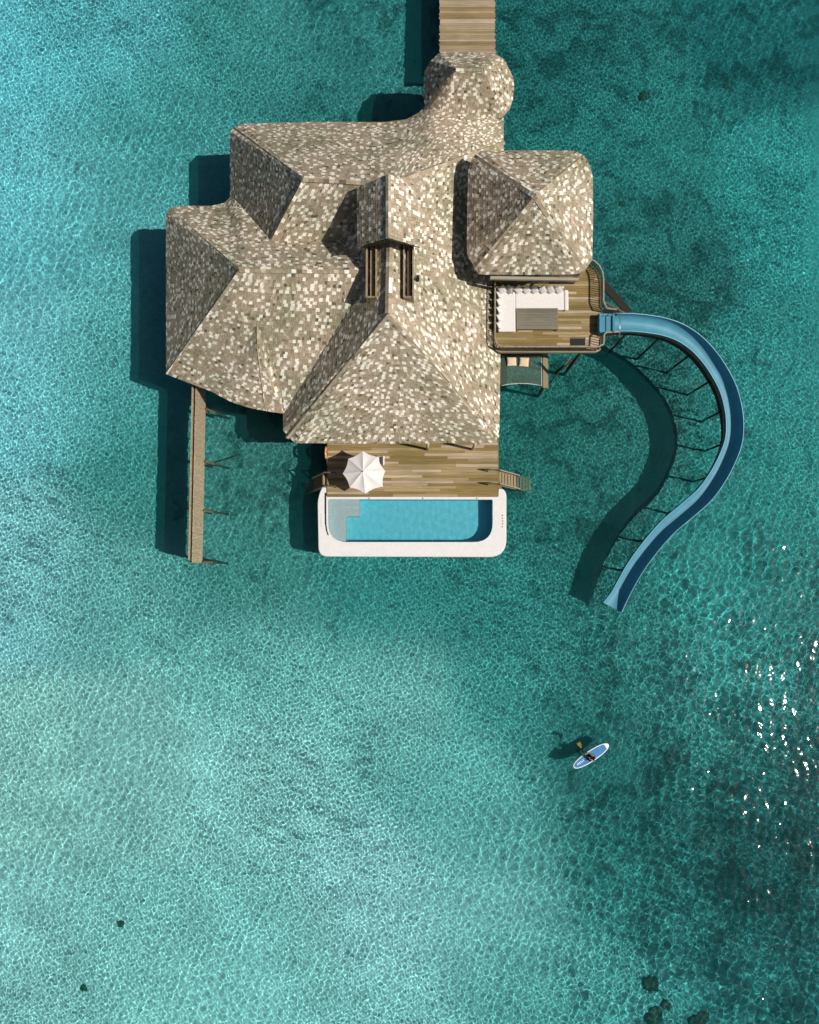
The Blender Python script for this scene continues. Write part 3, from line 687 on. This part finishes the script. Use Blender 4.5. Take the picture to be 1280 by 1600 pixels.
def railing(px_path, closed=False, hgt=1.0, sp=.16, z=UD, kind='timber'):
    pts = [P(x, y, z) for x, y in px_path]; mb = MB(); tc = (.30, .27, .21)
    for i in range(len(pts) - 1):
        p, q = pts[i], pts[i + 1]; u = Vector((0, 0, 1)); L_ = (q - p).length; n = max(1, int(L_ / sp))
        mb.beam(p + u * hgt, q + u * hgt, .10, .06, tc); mb.beam(p + u * .1, q + u * .1, .05, .05, (.16, .13, .08))
        for k in range(n):
            b = p.lerp(q, k / n); mb.beam(b + u * .02, b + u * (hgt - .03), .045, .045, (.17, .14, .09))
    return mb.build('railing', M['wood_z'], tw)
railing([(771.5, 447), (771.5, 536), (775, 544), (783, 548), (860, 548), (930, 548), (938, 544), (939, 529), (943, 526), (962, 525)])
railing([(917, 413), (925, 417), (931, 422.5), (936, 432), (938, 443), (938, 460), (938, 478), (943, 489), (958, 491)])
# fascia board round the south side
mb = MB(); c = (.34, .29, .2)
for i in range(2, 6): p, q = D3[i], D3[i + 1]; mb.beam(p + Vector((0, -.06, -.14)), q + Vector((0, -.06, -.14)), .07, .3, c)
mb.build('fascia', M['wood_x'], tw)
# posts and beams carrying the roof, back wall, louvres
px0, px1, pyn, pys = 6.25, 10.9, 27.4, 21.6
for x in (px0, px1):
    for y in (pys, pyn):
        mb = MB(); mb.box(x - .1, x + .1, y - .1, y + .1, -DEPTH - .2, TE + .1, woodcol('timber')); mb.build('post', M['wood_z'], tw)
for x, y in ((6.4, 18), (12.6, 15.9), (13.1, 20), (9.8, 18.6)):
    mb = MB(); mb.tube([(x, y, -DEPTH - .2), (x, y, UD - .28)], .13, 10, woodcol('dark')); mb.build('post', M['wood_z'], tw, True)
a = P(766, 434.5, 9.0); b_ = P(904, 437, 9.0); mb = MB(); mb.beam(a, b_, .2, .22, (.40, .35, .27)); mb.beam(b_, P(915, 421, 9.0), .1, .18, (.25, .2, .14)); mb.build('eave_beam', M['wood_x'], tw)
wy = P(0, 443.5, UD).y
mb = MB(); mb.box(px0, px0 + 3.9, wy, wy + .1, UD + .003, 9.1, (.20, .19, .16)); bwl = mb.build('back_wall', M['wood_z'], tw)
mb = MB(); mb.box(px0 + 1.5, px0 + 2.9, wy - .02, wy - .002, UD + .5, 8.2); mb.build('window', M['glass'], bwl)
mb = MB(); mb.box(px0 + .2, px0 + 1.4, wy - .02, wy - .002, UD + .5, 8.2, (.16, .2, .18)); mb.box(px0 + 3.0, px0 + 3.8, wy - .02, wy - .002, UD + .5, 8.2, (.24, .28, .26)); mb.build('shutter', M['wood_z'], bwl)
mb = MB()
for k in range(14): x = px0 + 4.0 + k * .13; mb.box(x, x + .05, wy - .03, wy + .06, UD + .01, 8.2, (.16, .13, .09))
mb.build('louvre_screen', M['wood_z'], tw)
mb = MB(); mb.box(7.0, 10.8, 21.7, 27.3, 1.5, UD - .3, (.14, .11, .07)); mb.build('lower_room', M['wood_z'], tw)
# dark sloping timber outside the north-east corner
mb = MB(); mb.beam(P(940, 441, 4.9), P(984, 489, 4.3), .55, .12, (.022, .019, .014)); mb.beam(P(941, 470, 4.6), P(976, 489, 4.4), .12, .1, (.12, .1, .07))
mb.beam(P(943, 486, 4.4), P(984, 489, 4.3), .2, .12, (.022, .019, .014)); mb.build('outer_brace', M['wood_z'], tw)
# diagonal strut below the deck
mb = MB(); mb.tube([P(857, 601, .4), P(890, 561, 4.6)], .05, 8, (.22, .18, .11)); mb.tube([P(868, 583, 2.4), P(893, 562, 4.4)], .11, 8, (.05, .04, .03)); mb.build('strut', M['wood_z'], tw, True)

# ------------------------------------------------------------ sofa, cushions, table
def soft_box(mb, c, sx, sy, sz, rot=None, n=8, puff=.35):
    """pillow like block: superellipse outline, thin at the border"""
    vs = []; fs = []
    for sgn in (1, -1):
        for i in range(n + 1):
            for j in range(n + 1):
                u = -1 + 2 * i / n; v = -1 + 2 * j / n
                e = (1 - abs(u) ** 3) * (1 - abs(v) ** 3); pin = 1 - .07 * ((1 - abs(u) ** 2) * abs(v) ** 3)
                pin2 = 1 - .07 * ((1 - abs(v) ** 2) * abs(u) ** 3)
                p = Vector((u * sx / 2 * pin2, v * sy / 2 * pin, sgn * sz / 2 * (puff * .3 + (1 - puff * .3) * e ** .5)))
                if rot: p = rot @ p
                vs.append(p + Vector(c))
    m_ = n + 1; off = m_ * m_
    for i in range(n):
        for j in range(n):
            a = i * m_ + j; fs.append((a, a + m_, a + m_ + 1, a + 1)); fs.append((off + a, off + a + 1, off + a + m_ + 1, off + a + m_))
    for i in range(n):
        for (a, b) in ((i, i + 1), (i * m_, (i + 1) * m_), (n * m_ + i, n * m_ + i + 1), (i * m_ + n, (i + 1) * m_ + n)): fs.append((a, b, off + b, off + a))
    mb.add(vs, fs)
SZ = UD + .42
sa, sb, sc_ = P(776, 446, SZ), P(889, 484, SZ), P(806, 518, SZ)
sofa = thing('corner_sofa', ((sa.x + sb.x) / 2, sa.y - .8, UD), 'white L shaped corner sofa on the upper deck', 'sofa')
def slab(name, x0, x1, y0, y1, z0, z1, m, parent, bev=.05):
    mb = MB(); mb.box(x0, x1, y0, y1, z0, z1); o = mb.build(name, m, parent)
    bv = o.modifiers.new('bevel', 'BEVEL'); bv.width = bev; bv.segments = 3; return o
xm = P(874, 0, SZ).x
slab('seat', sc_.x + .005, xm, sb.y, sa.y - .25, UD + .12, SZ, M['cushion'], sofa, .07)
slab('end_seat', xm + .01, sb.x, sb.y - .03, sa.y - .3, UD + .12, SZ + .02, M['cushion'], sofa, .12)
slab('chaise', sa.x + .1, sc_.x, sc_.y, sa.y - .25, UD + .12, SZ + .012, M['cushion'], sofa, .07)
slab('backrest', sa.x + .1, xm, sa.y - .24, sa.y - .1, UD + .1, SZ + .12, M['cushion'], sofa, .04)
slab('base', sa.x + .15, sc_.x - .05, sc_.y + .05, sa.y - .3, UD + .005, UD + .11, M['wood_x'], sofa, .01)
ords = ['first', 'second', 'third', 'fourth', 'fifth', 'sixth', 'seventh', 'last']
for k in range(8):
    p = P(778 + 12.6 * k + 6, 455, SZ); o = Vector((p.x, p.y + .02, SZ + .27))
    yaw = (.30, -.5, .45, .32, .25, .28, .22, .30)[k]
    rot = Matrix.Rotation(yaw, 3, 'Z') @ Matrix.Rotation(R(-36), 3, 'Y') @ Matrix.Rotation(R(38), 3, 'X')
    mb = MB(); soft_box(mb, o, .57, .58, .17, rot)
    tag(mb.build('cushion', M['cushion'], None, True), 'white scatter cushion on the back row of the sofa, %s from the left' % ords[k], 'cushion', 'scatter cushions on the corner sofa')
for k in range(5):
    p = P(779, 462 + 12 * k, SZ); o = Vector((p.x + .0, p.y, SZ + .2))
    rot = Matrix.Rotation(R(25), 3, 'Z') @ Matrix.Rotation(R(62), 3, 'Y')
    mb = MB(); soft_box(mb, o, .5, .5, .16, rot)
    tag(mb.build('cushion', M['cushion'], None, True), 'small white cushion along the left side of the sofa, %s from the top' % ['topmost', 'second', 'third', 'fourth', 'lowest'][k], 'cushion', 'scatter cushions on the corner sofa')
TZ = UD + .48; ta, tb = P(807, 481.5, TZ), P(872.5, 514.5, TZ)
tbl = thing('coffee_table', ((ta.x + tb.x) / 2, (ta.y + tb.y) / 2, UD), 'low grey brown wooden coffee table in front of the sofa', 'table')
mb = MB(); n = 7
for k in range(n):
    y0_ = tb.y + .1 + (ta.y - tb.y - .2) * k / n; c = random.uniform(.8, 1.25); mb.box(ta.x + .12, tb.x - .1, y0_, y0_ + (ta.y - tb.y - .2) / n - .01, TZ - .05, TZ, (.20 * c, .175 * c, .14 * c))
mb.build('table_top', M['wood_x'], tbl)
mb = MB(); fc = (.25, .215, .155)
mb.box(ta.x, ta.x + .115, tb.y, ta.y, TZ - .1, TZ + .006, fc); mb.box(tb.x - .095, tb.x, tb.y, ta.y, TZ - .1, TZ + .006, fc); mb.box(ta.x + .12, tb.x - .1, tb.y, tb.y + .095, TZ - .1, TZ + .005, fc); mb.box(ta.x + .12, tb.x - .1, ta.y - .095, ta.y, TZ - .1, TZ + .005, fc); mb.build('frame', M['wood_x'], tbl)
for x in (ta.x + .06, tb.x - .06):
    for y in (tb.y + .06, ta.y - .06):
        mb = MB(); mb.box(x - .05, x + .05, y - .05, y + .05, UD + .004, TZ - .1, fc); mb.build('leg', M['wood_z'], tbl)

# ------------------------------------------------------------ overwater net with pillows
NZ = 1.9
na = [(780, 557), (846, 557), (846.5, 602.5), (838, 601), (825, 599.3), (812, 599), (798, 600), (788, 601.5), (780.5, 604)]
N3 = [P(x, y, NZ) for x, y in na]
net = thing('overwater_net', N3[1], 'dark green lounging net stretched over the water below the upper deck', 'net')
m, nt, b = nt_of('net_mesh'); b.inputs['Base Color'].default_value = (.10, .14, .10, 1); b.inputs['Roughness'].default_value = .9
tr = nt.nodes.new('ShaderNodeBsdfTransparent'); mx = nt.nodes.new('ShaderNodeMixShader'); mx.inputs[0].default_value = .48
nt.links.new(tr.outputs[0], mx.inputs[1]); nt.links.new(b.outputs[0], mx.inputs[2]); nt.links.new(mx.outputs[0], nt.nodes['Material Output'].inputs[0])
mb = MB(); mb.add(N3, [tuple(range(len(N3)))]); mb.build('netting', m, net)
mb = MB(); mb.tube(N3, .03, 8, closed=True); mb.build('edge_rope', M['rope'], net, True)
mb = MB(); a = P(848, 557, NZ); b_ = P(857, 606, NZ); mb.box(a.x, b_.x, b_.y, a.y + 1.5, NZ - .2, NZ + .02, (.32, .255, .16)); mb.build('side_plank', M['wood_y'], net)
mb = MB(); mb.box(N3[0].x, a.x, N3[0].y + .02, N3[0].y + .3, NZ - .25, NZ - .02, (.15, .12, .08)); mb.build('crossbeam', M['wood_x'], net)
mb = MB(); mb.tube([((a.x + b_.x) / 2, b_.y + .2, -DEPTH - .2), ((a.x + b_.x) / 2, b_.y + .2, NZ - .2)], .13, 10, woodcol('dark')); mb.build('post', M['wood_z'], net, True)
for k, (x, y, lb) in enumerate(((799.5, 564.5, 'beige pillow at the left of the pair on the net'), (819, 565.5, 'beige pillow at the right of the pair on the net'))):
    p = P(x, y, NZ + .1); mb = MB(); soft_box(mb, (p.x, p.y, NZ + .12), .78, .72, .2, Matrix.Rotation(R(3 - 8 * k), 3, 'Z') @ Matrix.Rotation(R(10), 3, 'X'))
    tag(mb.build('pillow', M['pillow'], None, True), lb, 'pillow', 'pillows on the overwater net')

# ------------------------------------------------------------ water slide
pts = [(958, 505, 6.05), (985, 505, 5.95), (1012, 507.5, 5.75), (1037, 512, 5.5), (1062, 521, 5.2), (1086, 537, 4.85), (1106, 558, 4.5), (1122, 581, 4.2), (1135, 606, 3.85), (1143, 633, 3.55), (1146.5, 661, 3.3),
       (1144.5, 690, 3.05), (1134, 719, 2.8), (1119, 747, 2.6), (1099, 774, 2.4), (1071, 799, 2.2), (1044, 822, 2.0), (1023, 845, 1.8), (1004, 869, 1.6), (989, 891, 1.4), (976, 914, 1.2), (966, 933, 1.0), (957, 949, .85)]
C3 = catmull([P(*p) for p in pts], 150)
sld = thing('water_slide', P(1100, 560, -DEPTH), 'long curving blue water slide running from the upper deck down to the sea', 'water slide')
def prof(r, wall, lip):
    q = []
    for k in range(13): a_ = math.pi * (k / 12) - math.pi / 2; q.append((r * math.sin(a_), -r * math.cos(a_) * .92))
    return [(-r - lip, wall - .03), (-r, wall)] + q + [(r, wall), (r + lip, wall - .03)]
def sweep(profile_in, z_off=0.0, i0=0, i1=None, wid=None):
    vs = []; i1 = len(C3) if i1 is None else i1; n = len(C3)
    for i in range(i0, i1):
        d = (C3[min(i + 1, n - 1)] - C3[max(i - 1, 0)]); d.z = 0; d.normalize(); s = Vector((d.y, -d.x, 0))
        flare = 1 + .25 * max(0, (i - n + 14) / 14) ** 2 
        deep = 1 - .55 * max(0, (i - n + 12) / 12)
        for (u, v) in profile_in: vs.append(C3[i] + s * u * flare + Vector((0, 0, v * deep if v < 0 else v * deep)))
    m_ = len(profile_in); fs = []
    for i in range(i1 - i0 - 1):
        for k in range(m_ - 1): a = i * m_ + k; fs.append((a, a + 1, a + m_ + 1, a + m_))
    return vs, fs
pin = prof(.62, .22, 0)[1:-1]; mb = MB(); mb.add(*sweep(pin)); mb.build('chute', M['slide'], sld, True)
pou = prof(.67, .22, 0)[1:-1]; mb = MB(); vs, fs = sweep([(u, (v - .015) if v > 0 else v * 1.6 - .015) for u, v in pou]); mb.add(vs, [f[::-1] for f in fs]); mb.build('underside', M['slide_out'], sld, True)
mb = MB()
for s in (-1, 1): mb.add(*sweep([(s * .61, .22), (s * .625, .245), (s * .67, .245), (s * .685, .20), (s * .66, .18)]))
mb.build('rim', M['slide_rim'], sld, True)
# girder carrying the upper half
vs, fs = [], []
for i in range(2, 106):
    d = (C3[i + 1] - C3[i - 1]); d.z = 0; d.normalize(); sd_ = Vector((d.y, -d.x, 0)); dp = .65 * min(1, (108 - i) / 45)
    for (u, v) in ((-.5, -.64), (-.44, -.66 - dp * 1.1), (.44, -.66 - dp * 1.1), (.5, -.64)): vs.append(C3[i] + sd_ * u + Vector((0, 0, v)))
nq = len(vs) // 4
for i in range(nq - 1):
    for k in range(4): j = (k + 1) % 4; fs.append((i * 4 + k, i * 4 + j, i * 4 + 4 + j, i * 4 + 4 + k))
fs += [(0, 1, 2, 3), tuple(range(4 * nq - 4, 4 * nq))[::-1]]
mb = MB(); mb.add(vs, fs, (.05, .045, .035)); mb.build('girder', M['wood_z'], sld)
# flanges between the sections
mb = MB()
for i in range(10, len(C3), 12):
    vs, fs = sweep([(u * 1.05, v * 1.05 - .02 if v > 0 else v * 1.66) for u, v in pou], i0=i, i1=min(i + 2, len(C3)))
    mb.add(vs, fs)
mb.build('flange', M['slide_out'], sld)
# start tub
p0 = C3[0]; mb = MB()
tubo = rounded([(937, 490, 4), (937, 520, 4), (961, 520, 0), (961, 490, 0)]); t3 = [P(x, y, 6.1) for x, y in tubo]
cx = sum(p.x for p in t3) / len(t3); cy = sum(p.y for p in t3) / len(t3)
n = len(t3); inn = [Vector((cx + (p.x - cx) * .84, cy + (p.y - cy) * .84, 6.08)) for p in t3]; flo = [Vector((cx + (p.x - cx) * .78, cy + (p.y - cy) * .78, 5.93)) for p in t3]; dn = [Vector((p.x, p.y, 5.45)) for p in t3]
mb.add(t3 + inn + flo + dn, [(i, (i + 1) % n, n + (i + 1) % n, n + i) for i in range(n)] + [(n + i, n + (i + 1) % n, 2 * n + (i + 1) % n, 2 * n + i) for i in range(n)] + [tuple(range(2 * n, 3 * n))] + [(3 * n + i, 3 * n + (i + 1) % n, (i + 1) % n, i) for i in range(n)])
mb.build('start_tub', M['slide'], sld)
mb = MB(); mb.box(P(932, 0, 5.6).x, P(937, 0, 5.6).x, P(0, 521, 5.6).y, P(0, 491, 5.6).y, UD + .004, 5.8); mb.build('pad', M['dark'], sld)
hb0, hb1 = P(969, 486, 6.9), P(969, 521, 6.9); mb = MB(); mb.tube([hb0 - Vector((0, 0, 1)), hb0, hb1, hb1 - Vector((0, 0, 1))], .035, 8); mb.build('grab_bar', M['steel'], sld, True)
for i in (8, 22, 36, 49, 62, 75, 88, 102, 116, 130):
    p = C3[i]; d = (C3[i + 1] - C3[i - 1]); d.z = 0; d.normalize(); s = Vector((d.y, -d.x, 0))
    side = s if s.x * (P(1000, 700, 0).x - p.x) + s.y * (P(1000, 700, 0).y - p.y) > 0 else -s
    b0 = p + side * .2; mb = MB(); mb.tube([(b0.x, b0.y, -DEPTH - .2), (b0.x, b0.y, p.z - .9)], .085, 10, (.07, .055, .04)); mb.build('support_post', M['wood_z'], sld, True)
    mb = MB(); mb.beam(p - s * .6 + Vector((0, 0, -.85)), p + s * .6 + Vector((0, 0, -.85)), .09, .1, (.07, .055, .04)); mb.build('crossbar', M['wood_z'], sld)

# ------------------------------------------------------------ paddle board and paddler
BA, BB = P(951, 1163, .1), P(896, 1199, .1); bc = (BA + BB) / 2; ax = (BB - BA).normalized(); nx_ = Vector((-ax.y, ax.x, 0)); LB = (BB - BA).length
if nx_.y < 0: nx_ = -nx_
brd = thing('paddle_board', bc, 'blue and white stand up paddle board floating on the open water', 'paddle board')
def board(rx, ry, z0, z1, shrink=0.0, bevel=.05):
    n = 40; ring = []
    for k in range(n):
        a_ = 6.28318 * k / n; c, s = math.cos(a_), math.sin(a_)
        ring.append((math.copysign(abs(c) ** .9, c) * rx, math.copysign(abs(s) ** .86, s) * ry))
    mb = MB(); lay = []
    for z, f in ((z0, .93), (z0 + .03, .99), ((z0 + z1) / 2, 1), (z1 - .015, .985), (z1, .95)):
        lay.append([bc + ax * u * f + nx_ * v * f + Vector((0, 0, z - bc.z)) for u, v in ring])
    vs = [p for l_ in lay for p in l_]; fs = [tuple(range(n))[::-1], tuple(range(4 * n, 5 * n))]
    for i in range(4):
        for k in range(n): j = (k + 1) % n; fs.append((i * n + k, i * n + j, (i + 1) * n + j, (i + 1) * n + k))
    mb.add(vs, fs); return mb
board(LB / 2, .42, .0, .15).build('hull', M['board_white'], brd)
n = 40; mb = MB(); pad = []
for k in range(n):
    a_ = 6.28318 * k / n; c, s = math.cos(a_), math.sin(a_)
    u = math.copysign(abs(c) ** .9, c) * (LB / 2 - .10) ; u = max(u, -LB / 2 + .30); pad.append(bc + ax * u + nx_ * math.copysign(abs(s) ** .86, s) * .345)
mb.hexa([Vector((p.x, p.y, .151)) for p in pad], [Vector((p.x, p.y, .158)) for p in pad]); mb.build('deck_pad', M['board_blue'], brd)
mb = MB()
for k, (u, wd, hg) in enumerate(((.62, .05, .16), (.75, .06, .10), (.86, .04, .16), (.97, .06, .13), (1.08, .05, .16), (1.18, .05, .10))):
    c = bc + ax * (u + .05) + nx_ * (.05 - .03 * (k % 2)); q = c + nx_ * 0; a0 = ax * wd / 2; n0 = nx_ * hg / 2
    mb.hexa([Vector((v.x, v.y, .160)) for v in (q - a0 - n0, q + a0 - n0, q + a0 + n0, q - a0 + n0)], [Vector((v.x, v.y, .164)) for v in (q - a0 - n0, q + a0 - n0, q + a0 + n0, q - a0 + n0)])
mb.build('deck_lettering', M['board_white'], brd)
# person, sitting, built as one skinned figure
base = bc - ax * .12 + Vector((0, 0, .16 - bc.z))
def W(f, l_, z): return base + ax * f + nx_ * l_ + Vector((0, 0, z))
sv = []; se = []; srad = []
def V(p, r): sv.append(p); srad.append(r); return len(sv) - 1
pel = V(W(0, 0, .14), .15); bel = V(W(.03, 0, .30), .125); chs = V(W(.08, 0, .48), .15); nk = V(W(.13, 0, .64), .055); hd0 = V(W(.16, .01, .72), .075); hd = V(W(.18, .02, .80), .098); hd2 = V(W(.17, .02, .86), .07)
se += [(pel, bel), (bel, chs), (chs, nk), (nk, hd0), (hd0, hd), (hd, hd2)]
ns = V(W(.275, .03, .775), .016); se.append((hd, ns))
hands = {}
for sgn, tgt, elb in ((1, W(.38, .46, .42), W(.16, .42, .36)), (-1, W(.34, .12, .66), W(.24, -.26, .46))):
    s0 = V(W(.08, .17 * sgn, .55), .06); e0 = V(elb, .042); w0 = V(tgt, .03); dd = (tgt - elb).normalized(); pm_ = V(tgt + dd * .07, .036)
    se += [(chs, s0), (s0, e0), (e0, w0), (w0, pm_)]; hands[sgn] = tgt + dd * .09
    sid = dd.cross(Vector((0, 0, 1))).normalized()
    for j in range(4):
        o_ = sid * (-.033 + .022 * j); f1 = V(tgt + dd * .11 + o_, .010); f2 = V(tgt + dd * (.135 + .004 * (j % 2)) + o_ - Vector((0, 0, .03)), .009); f3 = V(tgt + dd * .115 + o_ - Vector((0, 0, .052)), .008); se += [(pm_, f1), (f1, f2), (f2, f3)]
    t1 = V(tgt + dd * .06 + sid * .05 - Vector((0, 0, .015)), .011); t2 = V(tgt + dd * .09 + sid * .055 - Vector((0, 0, .045)), .009); se += [(pm_, t1), (t1, t2)]
for sgn in (1, -1):
    h = V(W(.06, .10 * sgn, .11), .095); k = V(W(.40, .23 * sgn, .27), .062); an = V(W(.50, -.06 * sgn + .02, .06), .038); ft = V(W(.62, -.10 * sgn, .045), .032)
    se += [(pel, h), (h, k), (k, an), (an, ft)]
def skinned(name, verts, edges, rad, m, parent=None, root=0, lev=2):
    c = verts[root].copy(); c.z = min(v.z for v in verts) - .03
    me = bpy.data.meshes.new(name); me.from_pydata([tuple(v - c) for v in verts], edges, []); o = bpy.data.objects.new(name, me); COL.objects.link(o)
    me.materials.append(m); o.modifiers.new('skin', 'SKIN'); bmx = bmesh.new(); bmx.from_mesh(me); ly = bmx.verts.layers.skin.verify(); bmx.verts.ensure_lookup_table()
    for i, v in enumerate(bmx.verts): v[ly].radius = (rad[i], rad[i]); v[ly].use_root = (i == root)
    bmx.to_mesh(me); bmx.free(); sb_ = o.modifiers.new('sub', 'SUBSURF'); sb_.levels = lev; sb_.render_levels = lev; o.modifiers['skin'].use_smooth_shade = True
    place(o, c, parent); return o
per = skinned('person', sv, se, srad, M['skin']); tag(per, 'person sitting on the paddle board in dark clothes with black hair, holding a paddle', 'person')
hv = [W(.10, .02, .87), W(.06, .02, .80), W(.04, .02, .70), W(.0, .02, .58), W(.17, .02, .905)]
skinned('hair', hv, [(0, 1), (1, 2), (2, 3), (0, 4)], [.10, .10, .08, .05, .085], M['hair'], per)
tv = [W(.0, 0, .15), W(.03, 0, .30), W(.075, 0, .45)]; skinned('top', tv, [(0, 1), (1, 2)], [.162, .137, .162], M['cloth'], per)
for sgn in (1, -1): skinned('trouser_leg', [W(.04, .09 * sgn, .11), W(.40, .23 * sgn, .27), W(.485, -.02 * sgn, .10)], [(0, 1), (1, 2)], [.108, .073, .05], M['cloth'], per)
pb = P(907, 1167, -.15); pd = thing('paddle', (pb.x, pb.y, -.4), 'paddle with yellow blade dipped in the water beside the board', 'paddle')
hl, hr = hands[1], hands[-1]; dr = (hl - hr).normalized(); s1 = hr - dr * .25; s2 = pb + Vector((0, 0, .35)); mb = MB(); mb.tube([s1, hr, hl, s2], .016, 8, (.05, .05, .05)); mb.build('shaft', M['wood_z'], pd, True)
mb = MB(); bd = (pb - hl); bd.z = 0; bd.normalize(); sd = Vector((-bd.y, bd.x, 0)); A0 = s2; A1 = s2 + bd * .50 - Vector((0, 0, .28))
bl = [A0 - sd * .03, A0.lerp(A1, .4) - sd * .13, A0.lerp(A1, .8) - sd * .16, A1 - sd * .10, A1 + sd * .10, A0.lerp(A1, .8) + sd * .16, A0.lerp(A1, .4) + sd * .13, A0 + sd * .03]
mb.hexa([p - Vector((0, 0, .012)) for p in bl], [p + Vector((0, 0, .012)) for p in bl]); mb.build('blade', M['yellow'], pd)

# ------------------------------------------------------------ coral heads on the sea floor
CH = [(1016, 1535, .75, 'rounded dark coral head near the lower right corner of the picture'), (1020, 1586, .7, 'dark coral head at the bottom edge below the rounded one'), (1090, 1592, .8, 'broad dark coral head right of the one at the bottom edge'),
      (190, 1441, .28, 'small dark rock on pale sand at the lower left'), (133, 1541, .33, 'dark slanting rock on pale sand near the bottom left corner'), (1006, 152, .5, 'dark coral clump right of the entrance pavilion'),
      (1133, 137, .35, 'small round dark coral clump near the top right corner'), (972, 320, .3, 'small coral lump right of the tower roof'), (1040, 1568, .4, 'small coral lump between the larger dark ones at the bottom right')]
for k, (px, py, r, lb) in enumerate(CH):
    p = P(px, py, -2.0); bm = bmesh.new(); bmesh.ops.create_icosphere(bm, subdivisions=4, radius=r * .85); rr = random.Random(k)
    ph = [rr.uniform(0, 6) for _ in range(6)]
    for v in bm.verts:
        q = v.co / r; d = 1 + .25 * math.sin(3 * q.x + ph[0]) * math.sin(3.4 * q.y + ph[1]) + .15 * math.sin(8 * q.x + ph[2]) * math.sin(8 * q.y + ph[3]) + .08 * math.sin(19 * q.x + ph[4]) * math.sin(18 * q.y + 9 * q.z)
        v.co = Vector((v.co.x * d * 1.1, v.co.y * d, v.co.z * d * .3))
    me = bpy.data.meshes.new('coral_head'); bm.to_mesh(me); bm.free(); me.materials.append(M['coral']); o = bpy.data.objects.new('coral_head', me); COL.objects.link(o)
    o.location = (p.x, p.y, -DEPTH + .05); tag(o, lb, 'coral', 'coral heads on the sea floor'); me.polygons.foreach_set('use_smooth', [True] * len(me.polygons))

# everything that stands in water receives the light focused by the ripples
for o in list(S.objects):
    if o.type == 'MESH' and not o.cycles.is_caustics_caster and o.name.split('.')[0] in ('basin', 'entry_shelf', 'upper_step', 'sea_floor', 'stilt', 'post', 'brace', 'support_post', 'coral_head', 'pier', 'tread', 'stringer'):
        o.cycles.is_caustics_receiver = True
